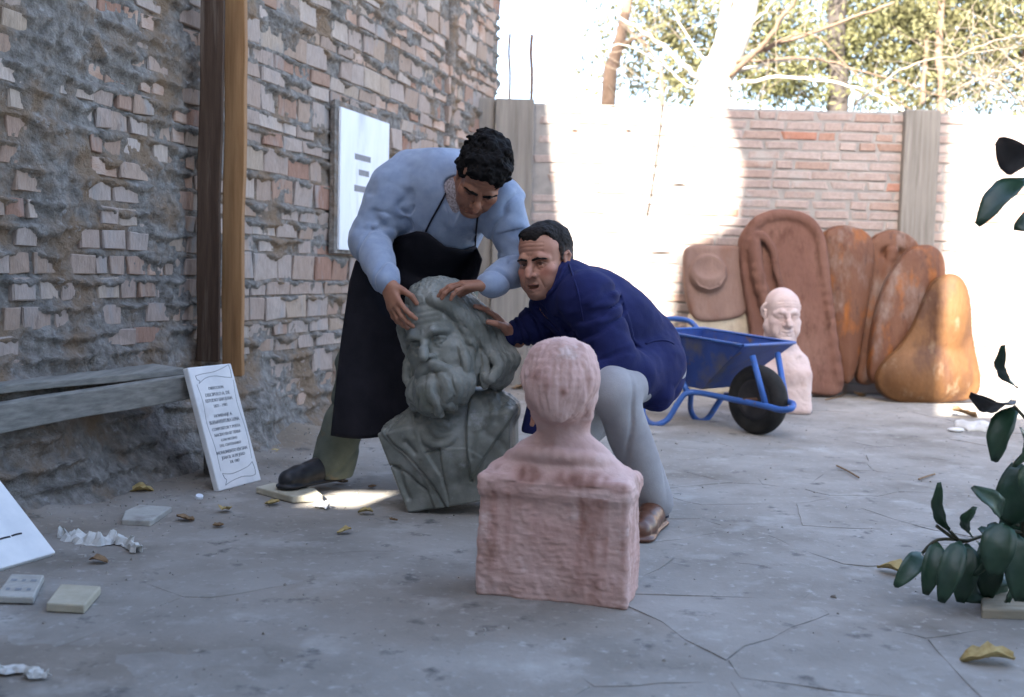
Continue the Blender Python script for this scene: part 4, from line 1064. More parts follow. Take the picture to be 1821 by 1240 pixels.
# curly hair
c = Clay(W(780, 400, 3.49) - Vector((0.02, 0.22, 0)), W(935, 225, 3.49) + Vector((0.02, 0.22, 0.0)), 0.003)
c.at(H1); c.k = 0.02
c.ell((0, 0.026, 0.055), (0.090, 0.104, 0.092)); c.ell((0, -0.030, 0.088), (0.080, 0.060, 0.046)); c.ell((0, 0.055, 0.0), (0.078, 0.070, 0.070))
for s in (1, -1): c.ell((s * 0.072, 0.004, 0.030), (0.016, 0.030, 0.038), k=0.012)
c.ell((0, -0.125, 0.020), (0.075, 0.052, 0.052), k=0.012, mode='-')
c.add(lambda x, y, z: 0.010 * fbm(x * 38, y * 38, z * 38, 3) + 0.004 * vnoise(x * 120, y * 120, z * 120))
adopt(c.build('hair', M_hair1), man1)
c = Clay(W(800, 390, 3.49) - Vector((0, 0.2, 0)), W(915, 280, 3.49) + Vector((0, 0.2, 0)), 0.002).at(H1)
for s in (1, -1): c.chain([(s * 0.012, -0.0960, 0.0185), (s * 0.030, -0.0965, 0.0255), (s * 0.055, -0.078, 0.019)], [0.0042, 0.0048, 0.0028], k=0.003)
adopt(c.build('eyebrow', M_hair1), man1)
# shirt showing at the collar
c = Clay((-0.45, 3.30, 0.75), (0.1, 3.95, 1.2), 0.004)
nk = H1 @ Vector((0, 0.030, -0.115))
c.at(Matrix.Identity(4)); c.k = 0.05
c.chain([P1['upper'], P1['chest']], [0.106, 0.136], k=0.06); c.cone(P1['shR'] + Vector((0.08, 0.03, 0.0)), P1['shL'] + Vector((-0.06, 0.03, -0.02)), 0.080, 0.078, k=0.06)
c.cone(nk, P1['upper'], 0.060, 0.085, k=0.02)
adopt(c.build('shirt', M_shirt), man1)
# sweater
c = Clay((-0.72, 3.25, 0.55), (0.24, 4.15, 1.25), 0.0045)
c.at(Matrix.Identity(4)); c.k = 0.05
c.chain([P1['upper'], P1['chest'], P1['waist'], P1['pel']], [0.120, 0.152, 0.150, 0.150], k=0.06)
c.cone(P1['shR'] + Vector((0.05, 0.03, 0.0)), P1['shL'] + Vector((-0.05, 0.03, -0.02)), 0.098, 0.092, k=0.06)
c.cone(W(735, 322, 3.74), W(800, 318, 3.70), 0.105, 0.100, k=0.06)
_t = Clay((-0.72, 3.25, 0.55), (0.24, 4.15, 1.25), 0.012); _t.F = c.F[::3, ::3, ::3].copy()[:_t.n[0], :_t.n[1], :_t.n[2]]; _t.res = 0.0135; _t.A = [c.A[i][::3] for i in range(3)]
torso_v, torso_q = _t.mesh()
c.chain([P1['shR'], P1['elR']], [0.088, 0.072], k=0.04); c.chain([P1['elR'], P1['wrR'] + (P1['elR'] - P1['wrR']) * 0.06], [0.070, 0.043], k=0.02)
c.chain([P1['shL'], P1['elL']], [0.084, 0.070], k=0.04); c.chain([P1['elL'], P1['wrL'] + (P1['elL'] - P1['wrL']) * 0.05], [0.066, 0.043], k=0.02)
for w, e in (('wrR', 'elR'), ('wrL', 'elL')):       # ribbed cuffs
    q = P1[w] + (P1[e] - P1[w]) * 0.10; c.cone(q, P1[w] + (P1[e] - P1[w]) * 0.22, 0.046, 0.049, k=0.006)
# V neck
c.cone(nk, P1['upper'], 0.056, 0.070, k=0.004, mode='-')
_tt = BVHTree.FromPolygons(torso_v.tolist(), torso_q.tolist())
_vp = [on_surface(_tt, x, y, 0.0, W(x, y, 3.55)) for x, y in ((812, 335), (808, 362), (806, 385), (805, 402))]
c.chain(_vp, [0.046, 0.030, 0.014, 0.004], k=0.004, mode='-')
c.add(arm_folds(P1['shR'], P1['elR'], 0.0055, 1.8, 1.0, 1.3)); c.add(arm_folds(P1['elR'], P1['wrR'], 0.0060, 2.0, 2.0, 1.3))
c.add(arm_folds(P1['shL'], P1['elL'], 0.0075, 1.9, 3.0, 1.3)); c.add(arm_folds(P1['elL'], P1['wrL'], 0.0070, 2.0, 4.0, 1.3))
c.add(folds(0.004, 6, 6, 4, 2.0)); c.add(lambda x, y, z: 0.002 * fbm(x * 24, y * 24, z * 24, 2))
sw = adopt(c.build('sweater', M_sweater, smooth_it=1), man1)
# trousers, shoes
c = Clay((-0.85, 3.60, 0.04), (0.10, 4.25, 0.95), 0.005)
c.at(Matrix.Identity(4)); c.k = 0.05
c.cone(P1['waist'] + Vector((0, 0.03, 0.02)), P1['pel'], 0.140, 0.150); c.cone(P1['hipR'], P1['hipL'], 0.125, 0.125)
for a in ('R', 'L'):
    c.chain([P1['hip' + a], P1['kn' + a]], [0.112, 0.082], k=0.05); c.chain([P1['kn' + a], P1['an' + a] + Vector((0, 0, -0.015))], [0.080, 0.068], k=0.03)
    c.add(arm_folds(P1['kn' + a], P1['an' + a] - Vector((0, 0, .06)), 0.010, 1.9, 5.0, 1.1))
c.cone(P1['anR'] + Vector((0.02, 0.01, 0.09)), P1['anR'] + Vector((0.0, 0.0, 0.01)), 0.078, 0.074, k=0.02)
c.add(folds(0.007, 8, 8, 5, 5.0))
adopt(c.build('trousers', M_trous1, smooth_it=1), man1)
for nm, an, yaw in (('shoe', 'anR', -40), ('shoe', 'anL', -10)):
    q = P1[an].copy(); q.z = 0.030 if an == 'anR' else 0.004
    SM = Matrix.Translation(q) @ Matrix.Rotation(R(yaw), 4, 'Z') @ Matrix.Translation((0, 0.03, 0))
    c = Clay(q - Vector((0.32, 0.32, 0.03)), q + Vector((0.15, 0.15, 0.16)), 0.004)
    shoe_clay(c, SM, 0.28); c.cut(lambda X, Y, Z: (q.z - 0.002) - Z + 0 * X + 0 * Y); adopt(c.build(nm, M_shoe1), man1)
# apron: bib and skirt as one hanging cloth
tree = bvh(sw); torso_tree = BVHTree.FromPolygons(torso_v.tolist(), torso_q.tolist())
def apron_pt(s, t):
    """s 0..1 left to right, t 0..1 top to bottom"""
    lt = [(0.0, 692, 0), (0.035, 680, 0), (0.08, 634, 0), (0.2, 622, 0), (0.5, 608, 0), (1.0, 590, 0)]
    xl = np.interp(t, [a[0] for a in lt], [a[1] for a in lt]); xr = np.interp(t, [0, 0.10, 0.2, 0.5, 1.0], [858, 850, 842, 850, 872])
    top = np.interp(s, [0, 0.10, 0.3, 0.42, 0.6, 0.8, 0.93, 1.0], [436, 420, 411, 414, 438, 444, 436, 462])
    bot = 774 + 6 * math.sin(s * 9)
    px, py = xl + (xr - xl) * s, top + (bot - top) * t
    Yp = 3.665 + 0.04 * sstep(0.15, 0.6, t) - 0.02 * t + 0.02 * (2 * s - 1) ** 4
    Yp += 0.024 * math.sin(s * 13 + 2 * t + 1.5 * math.sin(t * 3)) * sstep(0.2, 0.9, t)
    if t < 0.42:
        h = on_surface(torso_tree, px, py, 0.012)
        if h is not None: Yp = h.y if t < 0.2 else min(Yp, h.y) * 0.5 + 0.5 * h.y
    return W(px, py, Yp)
nS, nT = 34, 46
av = [apron_pt(i / nS, j / nT) for j in range(nT + 1) for i in range(nS + 1)]
A = np.array([tuple(p) for p in av]).reshape(nT + 1, nS + 1, 3)
for _ in range(3):
    A[1:-1, 1:-1, 1] = 0.5 * A[1:-1, 1:-1, 1] + 0.125 * (A[:-2, 1:-1, 1] + A[2:, 1:-1, 1] + A[1:-1, :-2, 1] + A[1:-1, 2:, 1])
A[:, :, 1] -= 0.006
aq = [(j * (nS + 1) + i, (j + 1) * (nS + 1) + i, (j + 1) * (nS + 1) + i + 1, j * (nS + 1) + i + 1) for j in range(nT) for i in range(nS)]
ap = npmesh('apron', A.reshape(-1, 3), np.array(aq), M_apron); adopt(ap, man1)
sd = ap.modifiers.new('thick', 'SOLIDIFY'); sd.thickness = 0.005; sd.offset = 1
for pts in ([(757, 412), (768, 390), (782, 365), (793, 343), (800, 322)], [(845, 441), (846, 420), (848, 398), (850, 380)]):
    q = [on_surface(tree, x, y, 0.003, W(x, y, 3.55)) for x, y in pts]
    mb = MB(); mb.tube(arc(q, 4), 0.0035, 6); adopt(mb.build('apron_strap', M_apron, None, smooth=True), man1)

# ------------------------------------------------------------------ the crouching man in the blue overall jacket
P2 = dict(pel=W(1138, 628, 3.62), mid=W(1098, 588, 3.55), chest=W(1052, 552, 3.50), neck=W(1006, 505, 3.46),
          shR=W(1000, 535, 3.52), elR=W(958, 577, 3.54), wrR=W(906, 597, 3.53),
          shL=W(1046, 535, 3.32), elL=W(1092, 640, 3.30), wrL=W(1030, 690, 3.22),
          hipL=W(1158, 655, 3.56), knL=W(1086, 694, 3.24), anL=W(1166, 888, 3.37), hipR=W(1130, 660, 3.72), knR=W(1005, 790, 3.50), anR=W(1050, 872, 3.80))
man2 = empty('person', (0.42, 3.42, 0), 'crouching dark-haired man in a royal blue jacket and grey trousers steadying the bust', 'person')
H2 = Matrix.Translation(W(969, 466, 3.44)) @ Matrix.Rotation(R(-6), 4, 'Y') @ Matrix.Rotation(R(-33), 4, 'Z') @ Matrix.Rotation(R(4), 4, 'X') @ Matrix.Diagonal((1.0, 0.98, 0.97, 1))
h2R = hand_matrix(P2['wrR'] + Vector((0.005, 0, 0)), W(857, 552, 3.50), (-0.60, -0.55, -0.5))
c = Clay((-0.16, 3.10, 0.30), (0.62, 3.80, 1.02), 0.003)
_hc = H2.translation; ch_ = Clay(_hc - Vector((0.16, 0.17, 0.20)), _hc + Vector((0.16, 0.17, 0.16)), 0.0018)
head_clay(ch_, H2, nose=1.12, brow=1.1, eyelid=0.30, lines=0.7, mouth_open=0.006, chub=1.05, jaw=0.96, smile=0.8, socket=1.18)
c.at(Matrix.Identity(4)); c.k = 0.02
c.cone(H2 @ Vector((0, 0.035, -0.10)), P2['neck'] + Vector((0.02, 0, -0.02)), 0.058, 0.07)
c.chain([P2['neck'], P2['chest'], P2['mid'], P2['pel']], [0.07, 0.10, 0.10, 0.10], k=0.04)
c.chain([P2['neck'], P2['shR'], P2['elR'], P2['wrR']], [0.05, 0.045, 0.038, 0.028], k=0.01); c.chain([P2['neck'], P2['shL'], P2['elL'], P2['wrL']], [0.05, 0.045, 0.038, 0.028], k=0.01)
hand_clay(c, h2R, side=1, curl=(0.22, 0.25, 0.28, 0.32), spread=1.0, thumb=0.4)
hand_clay(c, hand_matrix(P2['wrL'], P2['wrL'] + Vector((-0.1, -0.02, -0.05)), (0, 0.2, -1)), side=-1)
o = adopt(npmesh('body', *joined(ch_, c), M_skin2), man2); face_paint(o, H2, stubble=0.5, red=0.25)
c = Clay(W(915, 500, 3.44) - Vector((0, 0.2, 0)), W(1030, 380, 3.44) + Vector((0.02, 0.2, 0)), 0.0022)
c.at(H2); c.k = 0.015
c.ell((0, 0.028, 0.052), (0.081, 0.097, 0.083)); c.ell((0, -0.034, 0.088), (0.064, 0.050, 0.036)); c.ell((0, 0.055, -0.005), (0.070, 0.062, 0.060))
for s in (1, -1): c.cone((s * 0.074, -0.010, 0.040), (s * 0.074, -0.012, 0.005), 0.010, 0.006, k=0.01); 
c.ell((0, -0.118, 0.044), (0.070, 0.060, 0.028), k=0.008, mode='-')
for s in (1, -1): c.ell((s * 0.050, -0.085, 0.072), (0.022, 0.040, 0.030), k=0.008, mode='-'); c.ell((s * 0.075, -0.05, 0.00), (0.03, 0.036, 0.045), k=0.008, mode='-')
for s in (1, -1): c.ell((s * 0.085, 0.016, -0.004), (0.020, 0.024, 0.032), k=0.006, mode='-')
c.add(lambda x, y, z: 0.0016 * vnoise(x * 210, y * 70, z * 210) + 0.0016 * fbm(x * 45, y * 45, z * 45, 2))
o = adopt(c.build('hair', M_hair2), man2)
x, y, z = local_v(o, H2).T
g = sstep(0.055, 0.02, z)[:, None] * (np.abs(x) > 0.05)[:, None]; vcol(o, 1 + g * np.array([5.0, 5.2, 5.5]))
c = Clay(W(915, 500, 3.44) - Vector((0, 0.2, 0)), W(1010, 420, 3.44) + Vector((0, 0.2, 0)), 0.002).at(H2)
for s in (1, -1): c.chain([(s * 0.011, -0.0945, 0.0150), (s * 0.031, -0.0950, 0.0200), (s * 0.056, -0.0780, 0.0150)], [0.0038, 0.0046, 0.0026], k=0.003)
c.add(lambda x, y, z: 0.0012 * vnoise(x * 300, y * 300, z * 300))
o = adopt(c.build('eyebrow', M_hair2), man2); vcol(o, 1.0)
# jacket
c = Clay((-0.12, 3.05, 0.28), (0.78, 3.95, 0.98), 0.0045)
c.at(Matrix.Identity(4)); c.k = 0.06
c.chain([P2['neck'] + Vector((0.01, 0.02, -0.02)), P2['chest'], P2['mid'], P2['pel']], [0.088, 0.132, 0.134, 0.136])
c.cone(P2['shR'], P2['shL'], 0.088, 0.092)
c.chain([P2['shR'], P2['elR']], [0.080, 0.066], k=0.03); c.chain([P2['elR'], P2['wrR'] + (P2['elR'] - P2['wrR']) * 0.08], [0.064, 0.040], k=0.02)
c.chain([P2['shL'], P2['elL']], [0.088, 0.074], k=0.03); c.chain([P2['elL'], P2['wrL']], [0.070, 0.045], k=0.02)
c.cone(P2['pel'], W(1160, 680, 3.52), 0.132, 0.090, k=0.05); c.cone(P2['hipL'] + Vector((0, -0.04, 0)), W(1174, 704, 3.46), 0.10, 0.050, k=0.05)
c.cone(P2['hipL'], W(1120, 668, 3.36), 0.11, 0.088, k=0.04)
c.chain([P2['mid'] + Vector((-0.05, 0, -0.06)), W(1000, 660, 3.50), W(962, 765, 3.52)], [0.10, 0.085, 0.065], k=0.04)
c.cone(H2 @ Vector((0, 0.040, -0.130)), P2['neck'] + Vector((0, -0.02, -0.01)), 0.066, 0.090, k=0.02)                  # collar
c.cone(H2 @ Vector((0, 0.036, -0.09)), P2['neck'], 0.056, 0.060, k=0.006, mode='-')
c.box((W(1172, 760, 3.45).x, 3.45, W(1172, 775, 3.45).z), (0.2, 0.3, 0.075), 0.005, k=0.008, mode='-')
c.add(arm_folds(P2['shR'], P2['elR'], 0.006, 3.0, 1.0)); c.add(arm_folds(P2['elR'], P2['wrR'], 0.006, 3.5, 2.0)); c.add(arm_folds(P2['shL'], P2['elL'], 0.007, 3.4, 6.0))
c.add(arm_folds(P2['chest'], P2['pel'], 0.011, 2.4, 8.0, 1.2)); c.add(folds(0.011, 5, 5, 9, 3.0)); c.add(lambda x, y, z: 0.002 * fbm(x * 26, y * 26, z * 26, 2))
jk = adopt(c.build('jacket', M_jacket, smooth_it=1), man2)
jt = bvh(jk)
def seam(pts, r, name, m):
    q = [on_surface(jt, x, y, 0.0) for x, y in pts]; q = [p for p in q if p is not None]
    if len(q) > 1:
        mb = MB(); mb.tube(arc(q, 3), r, 6); adopt(mb.build(name, m, None, smooth=True), man2)
seam([(1012, 470), (1022, 500), (1030, 530), (1036, 570)], 0.0035, 'sleeve_seam', M_jacket)
seam([(1148, 612), (1166, 606), (1184, 606), (1198, 612)], 0.004, 'pocket_flap', M_jacket)
seam([(1150, 722), (1170, 722), (1190, 718), (1204, 712)], 0.004, 'hem', M_jacket)
seam([(1006, 452), (1004, 476), (994, 500), (980, 520), (966, 530)], 0.009, 'collar', M_jacket)

c = Clay((-0.05, 3.05, 0.03), (0.75, 4.15, 0.70), 0.005)
c.at(Matrix.Identity(4)); c.k = 0.04
c.cone(P2['hipR'], P2['hipL'], 0.115, 0.115)
c.chain([P2['hipL'], P2['knL']], [0.100, 0.074], k=0.04); c.chain([P2['knL'], P2['anL'] + Vector((0, 0, -0.01))], [0.072, 0.058], k=0.03)
c.chain([P2['hipR'], P2['knR']], [0.100, 0.072], k=0.04); c.chain([P2['knR'], P2['anR']], [0.070, 0.046], k=0.03)
c.add(arm_folds(P2['knL'], P2['anL'], 0.007, 1.1, 5.0, 1.2)); c.add(folds(0.005, 7, 7, 4, 1.0))
adopt(c.build('trousers', M_trous2, smooth_it=1), man2)
mb = MB(); mb.tube([P2['anL'] + Vector((-0.005, 0.0, 0.05)), P2['anL'] + Vector((0.003, 0.004, -0.03)), P2['anL'] + Vector((0.004, 0.0, -0.06))], [0.040, 0.039, 0.042], 16); adopt(mb.build('sock', M_sock, None, smooth=True), man2)
for an, yaw in (('anL', -22), ('anR', 60)):
    q = P2[an].copy(); q.z = 0.005
    SM = Matrix.Translation(q) @ Matrix.Rotation(R(yaw), 4, 'Z') @ Matrix.Translation((0, 0.035, 0))
    c = Clay(q - Vector((0.32, 0.32, 0.02)), q + Vector((0.32, 0.15, 0.16)), 0.004)
    shoe_clay(c, SM, 0.28); c.cut(lambda X, Y, Z: 0.003 - Z + 0 * X + 0 * Y); adopt(c.build('shoe', M_shoe2), man2)
# ================================================================== WHEELBARROW
M_barrow = mat('worn_blue_paint', [(0.3, (0.016, 0.040, 0.165, 1)), (0.7, (0.030, 0.065, 0.24, 1))], 7, 0.5, 0.25, 60, spots=[((0.10, 0.095, 0.10, 1), 5, 0.54, 0.72), ((0.11, 0.07, 0.05, 1), 13, 0.62, 0.70)], spec=0.3)
M_tube = mat('blue_painted_tube', [(0.3, (0.03, 0.09, 0.30, 1)), (0.7, (0.05, 0.13, 0.38, 1))], 9, 0.45, 0.2, 60, spots=[((0.10, 0.10, 0.11, 1), 6, 0.56, 0.74), ((0.12, 0.08, 0.06, 1), 16, 0.62, 0.70)], spec=0.3)
M_rubber = mat('black_rubber', [(0.3, (0.012, 0.012, 0.012, 1)), (0.7, (0.028, 0.027, 0.026, 1))], 14, 0.85, 0.4, 60)
M_hub = mat('dark_painted_hub', [(0.3, (0.02, 0.02, 0.024, 1)), (0.7, (0.05, 0.045, 0.045, 1))], 14, 0.7, 0.2, 60)
M_rust = mat('rusty_iron', [(0.3, (0.10, 0.05, 0.03, 1)), (0.7, (0.20, 0.11, 0.07, 1))], 30, 0.9, 0.5, 90)
wb = empty('wheelbarrow', (1.312, 5.50, 0), 'blue metal wheelbarrow with one black rubber wheel behind the crouching man', 'wheelbarrow')
FL, FR, BR, BL = Vector((1.200, 5.40, .475)), Vector((1.555, 5.71, .478)), Vector((1.158, 6.30, .517)), Vector((0.803, 5.99, .515))
bFL, bFR, bBR, bBL = Vector((1.055, 5.735, .208)), Vector((1.285, 5.935, .208)), Vector((1.085, 6.235, .225)), Vector((0.855, 6.035, .225))
def sheet_patch(quads, name, m, root, th=0.004):
    V, F = [], []
    for q in quads:
        n = len(V); V += list(q); F.append((n, n + 1, n + 2, n + 3))
    bm = bmesh.new(); vs = [bm.verts.new(v) for v in V]
    for f in F: bm.faces.new([vs[i] for i in f])
    bmesh.ops.remove_doubles(bm, verts=bm.verts, dist=0.0005); bmesh.ops.recalc_face_normals(bm, faces=bm.faces)
    me = bpy.data.meshes.new(name); bm.to_mesh(me); bm.free()
    o = adopt(link(name, me, m), root)
    s = o.modifiers.new('thick', 'SOLIDIFY'); s.thickness = th
    b = o.modifiers.new('bevel', 'BEVEL'); b.width = 0.004; b.segments = 2; b.limit_method = 'ANGLE'
    return o
sheet_patch([(FL, FR, bFR, bFL), (FL, bFL, bBL, BL), (FR, BR, bBR, bFR), (BR, BL, bBL, bBR), (bFL, bFR, bBR, bBL)], 'tray', M_barrow, wb)
mb = MB(); e = Vector((0, 0, .004)); mb.tube([FL + e, FR + e, BR + e, BL + e, FL + e], 0.0085, 8, cap=False); adopt(mb.build('rim', M_tube, None, smooth=True), wb)
near = [W(1145, 722, 5.86), W(1143, 735, 5.80), W(1152, 750, 5.76), W(1168, 755, 5.73), W(1188, 745, 5.73), W(1205, 718, 5.73), W(1220, 700, 5.73), W(1245, 699, 5.70), W(1300, 710, 5.52), W(1360, 722, 5.33), W(1388, 729, 5.24), W(1406, 727, 5.20), W(1411, 722, 5.24)]
far = [W(1411, 722, 5.24), W(1408, 717, 5.33), W(1390, 713, 5.50), W(1330, 705, 5.80), W(1290, 702, 6.00)]
mb = MB(); mb.tube(arc(near, 6), 0.0165, 10); adopt(mb.build('frame_tube', M_tube, None, smooth=True), wb)
mb = MB(); mb.tube(arc(far, 6), 0.0165, 10); adopt(mb.build('frame_tube', M_tube, None, smooth=True), wb)
u2 = [W(1229, 700, 6.06), W(1228, 727, 6.04), W(1236, 744, 6.02), W(1248, 749, 6.00), W(1261, 741, 6.0), W(1275, 720, 6.0), W(1286, 703, 6.0)]
mb = MB(); mb.tube(arc(u2, 6), 0.0165, 10); adopt(mb.build('leg', M_tube, None, smooth=True), wb)
mb = MB(); mb.tube(arc([W(1150, 572, 6.62), W(1192, 567, 6.52), W(1222, 570, 6.44), W(1234, 578, 6.38), W(1239, 590, 6.35), W(1240, 640, 6.3)], 6), 0.0165, 10); adopt(mb.build('handle', M_tube, None, smooth=True), wb)
mb = MB(); mb.tube(arc([W(1040, 585, 6.20), W(1100, 590, 6.1), W(1150, 610, 6.0), W(1190, 640, 5.85), W(1222, 696, 5.74)], 6), 0.0165, 10); adopt(mb.build('handle', M_tube, None, smooth=True), wb)
for a, b in ((W(1338, 633, 5.43), W(1362, 722, 5.335)), (W(1383, 629, 5.62), W(1398, 716, 5.42))):
    mb = MB(); mb.tube([a, b], 0.0165, 10); adopt(mb.build('strut', M_tube, None, smooth=True), wb)
Cw = Vector((1.312, 5.500, .186)); fdir = Vector((.60, -.80, 0)); ldir = Vector((.80, .60, 0))
WM = Matrix(((fdir.x, ldir.x, 0, Cw.x), (fdir.y, ldir.y, 0, Cw.y), (0, 0, 1, Cw.z), (0, 0, 0, 1)))
def lathe(prof, n=40):
    """profile (radius, along local y) spun about local y"""
    V, F = [], []
    for k in range(n):
        t = 2 * math.pi * k / n
        V += [(r * math.cos(t), y, r * math.sin(t)) for r, y in prof]
    m = len(prof)
    for k in range(n):
        for i in range(m - 1): F.append((k * m + i, k * m + i + 1, ((k + 1) % n) * m + i + 1, ((k + 1) % n) * m + i))
    return V, F
V, F = lathe([(0.105, -.030), (0.125, -.040), (0.155, -.043), (0.176, -.032), (0.185, -.012), (0.187, 0), (0.185, .012), (0.176, .032), (0.155, .043), (0.125, .040), (0.105, .030)])
wheel = adopt(pymesh('wheel', [WM @ Vector(p) for p in V], F, M_rubber, smooth=True), wb)
V, F = lathe([(0.0, -.012), (0.05, -.012), (0.09, -.022), (0.108, -.034), (0.110, -.030), (0.110, .030), (0.108, .034), (0.09, .022), (0.05, .012), (0.0, .012)])
rim = pymesh('hub_disc', [WM @ Vector(p) for p in V], F, M_hub, smooth=True); adopt(rim, wheel)
mb = MB(); mb.tube([WM @ Vector((0, -.11, 0)), WM @ Vector((0, .11, 0))], 0.012, 10); adopt(mb.build('axle', M_rust, None), wb)

# ================================================================== CARVED SLABS LEANING ON THE BACK WALL
def brownstone(name, a, b, spots, rough=0.7):
    return mat(name, [(0.25, tuple(v * .7 for v in a[:3]) + (1,)), (0.5, a), (0.75, b)], 4, rough, 0.9, 45, spots=spots, spec=0.25, stretch=(1, 1, 0.45), bdist=0.008)
M_rose = brownstone('rose_stone', (0.20, 0.125, 0.10, 1), (0.25, 0.165, 0.135, 1), [((0.19, 0.10, 0.07, 1), 7, 0.56, 0.72)], 0.9)
M_brown = brownstone('rough_brown_stone', (0.150, 0.074, 0.054, 1), (0.195, 0.108, 0.080, 1), [((0.095, 0.044, 0.030, 1), 12, 0.55, 0.7)], 0.95)
M_rustst = brownstone('rust_glazed_stone', (0.115, 0.048, 0.026, 1), (0.15, 0.070, 0.040, 1), [((0.19, 0.135, 0.11, 1), 5, 0.50, 0.66), ((0.24, 0.080, 0.016, 1), 6, 0.54, 0.68), ((0.06, 0.03, 0.02, 1), 14, 0.58, 0.72)], 0.6)
M_orange = brownstone('orange_glazed_stone', (0.125, 0.058, 0.022, 1), (0.18, 0.086, 0.034, 1), [((0.075, 0.034, 0.018, 1), 5, 0.48, 0.64), ((0.20, 0.14, 0.09, 1), 9, 0.58, 0.72)], 0.6)
M_pale = brownstone('pale_slab_stone', (0.42, 0.36, 0.27, 1), (0.50, 0.44, 0.34, 1), [((0.34, 0.27, 0.2, 1), 6, 0.55, 0.75)], 0.9)
def X2(px, py, Y=7.35):
    p = W(px, py, Y); return (p.x, p.z)
def slab(name, label, pts, y0, y1, m, extra=None, lean=5.0, rnd=0.03, res=0.008, dome=0.0, rough=0.0, Y=7.35):
    P = smooth_poly([X2(*p, Y) for p in pts], 5); A = np.array(P)
    base = np.array([A[:, 0].mean(), A[:, 1].min()]); A = A - base
    lo = A.min(0) - 0.03; hi = A.max(0) + 0.03
    c = Clay((lo[0], y0 - 0.14, lo[1]), (hi[0], y1 + 0.03, hi[1]), res)
    c.at(Matrix.Identity(4)); c.prism(A, y0, y1, rnd, k=0)
    if dome:
        d2 = poly_sd(A, c.A[0][:, None], c.A[2][None, :])
        Xd = -dome * np.sqrt(np.clip(np.clip(-d2, 0, 9) / max(-d2.min(), 1e-3), 0, 1))
        c.F = np.minimum(c.F, 9); yy = c.A[1][None, :, None]
        slabd = np.maximum(d2[:, None, :] + 0 * yy, np.maximum((y0 + Xd[:, None, :]) - yy, yy - y1))
        c.F = np.minimum(c.F, slabd.astype(np.float32) * 0.8)
    q = lambda px, py, dy=0.0: (X2(px, py, Y)[0] - base[0], y0 + dy, X2(px, py, Y)[1] - base[1])
    if extra: extra(c, q)
    if rough: c.add(lambda x, y, z: rough * fbm(x * 26, y * 26, z * 26, 3))
    mw = Matrix.Translation((base[0], Y, max(base[1], 0.0) if base[1] < 0.2 else base[1])) @ Matrix.Rotation(R(-lean), 4, 'X')
    o = c.build(name, m, None, mw, smooth_it=8 if dome else 2)
    tag(o, label, 'sculpture', 'carved slabs leaning on the back wall'); return o
def eye(c, q):
    c.ell(q(1257, 487, -0.005), (0.135, 0.055, 0.135), k=0.008)
    c.ell(q(1257, 468, -0.075), (0.15, 0.06, 0.12), k=0.01, mode='-')
    c.chain([q(1228, 492, -0.03), q(1240, 510, -0.045), q(1258, 516, -0.05), q(1276, 510, -0.045), q(1288, 492, -0.03)], 0.006, k=0.006)
slab('eye_sculpture', 'rose stone slab carved with one round half-lidded eye', [(1222, 440), (1270, 437), (1322, 441), (1334, 480), (1335, 530), (1322, 560), (1280, 571), (1235, 568), (1220, 530), (1216, 485)], -0.05, 0.05, M_rose, eye, 3, Y=7.42)
slab('base_sculpture', 'pale flat slab standing under the carved eye slab', [(1226, 572), (1282, 573), (1318, 566), (1336, 590), (1340, 650), (1338, 706), (1225, 706), (1222, 640)], -0.04, 0.05, M_pale, None, 0, rnd=0.015, Y=7.44)
def arch_rel(c, q):
    pts = [q(*p, 0.012) for p in ((1330, 470), (1334, 430), (1360, 404), (1398, 398), (1436, 408), (1458, 438), (1466, 490), (1474, 570), (1488, 690))]
    c.chain(arc(pts, 5), 0.028, k=0.03)
    c.lock([q(1336, 445, -0.01), q(1352, 436, -0.03), q(1372, 462, -0.035), (q(1378, 500, -0.03)), q(1392, 545, -0.02)], 0.030, 0.020, k=0.012)
    c.chain(arc([q(1340, 450, -0.02), q(1346, 510, -0.02), q(1372, 590, -0.015)], 4), 0.045, k=0.02)
slab('arched_sculpture', 'tall brown slab with an arched rim behind the bald bust', [(1316, 470), (1322, 430), (1352, 400), (1398, 390), (1440, 400), (1462, 432), (1470, 500), (1482, 610), (1494, 712), (1420, 714), (1345, 712), (1333, 600), (1322, 530)], -0.06, 0.05, M_brown, arch_rel, 4, rough=0.003, Y=7.34)
slab('club_sculpture', 'narrow rust-brown club-shaped slab, rounded on top, right of the arched slab', [(1466, 440), (1476, 408), (1508, 399), (1545, 411), (1560, 440), (1552, 510), (1536, 590), (1524, 650), (1510, 680), (1496, 676), (1484, 620), (1474, 530)], -0.03, 0.05, M_rustst, None, 5, dome=0.075, rough=0.0015, Y=7.36)
def hood(c, q):
    c.ell(q(1590, 452, -0.05), (0.10, 0.07, 0.06), k=0.02, mode='-')
    c.lock([q(1590, 448, -0.01), q(1572, 520, -0.02), q(1556, 600, -0.02), q(1538, 670, -0.01)], 0.045, 0.035, k=0.012)
slab('hooded_sculpture', 'rust-brown hooded slab squeezed between the club shape and the leaning oval', [(1548, 445), (1562, 418), (1595, 407), (1628, 420), (1642, 445), (1618, 470), (1590, 540), (1572, 610), (1556, 678), (1524, 676), (1528, 610), (1540, 520)], -0.03, 0.05, M_rustst, hood, 5, dome=0.04, rough=0.0, Y=7.40)
slab('oval_sculpture', 'long oval rust-brown slab tilted to the right above the pear shape', [(1600, 470), (1626, 440), (1664, 436), (1684, 462), (1682, 525), (1650, 590), (1602, 640), (1565, 680), (1546, 672), (1548, 620), (1562, 550), (1580, 500)], -0.03, 0.05, M_rustst, None, 5, dome=0.07, rough=0.0015, Y=7.26)
def pear(c, q):
    c.ell(q(1645, 675, 0.0), (0.29, 0.10, 0.17), k=0.05); c.ell(q(1690, 560, 0.0), (0.12, 0.08, 0.24), k=0.06)
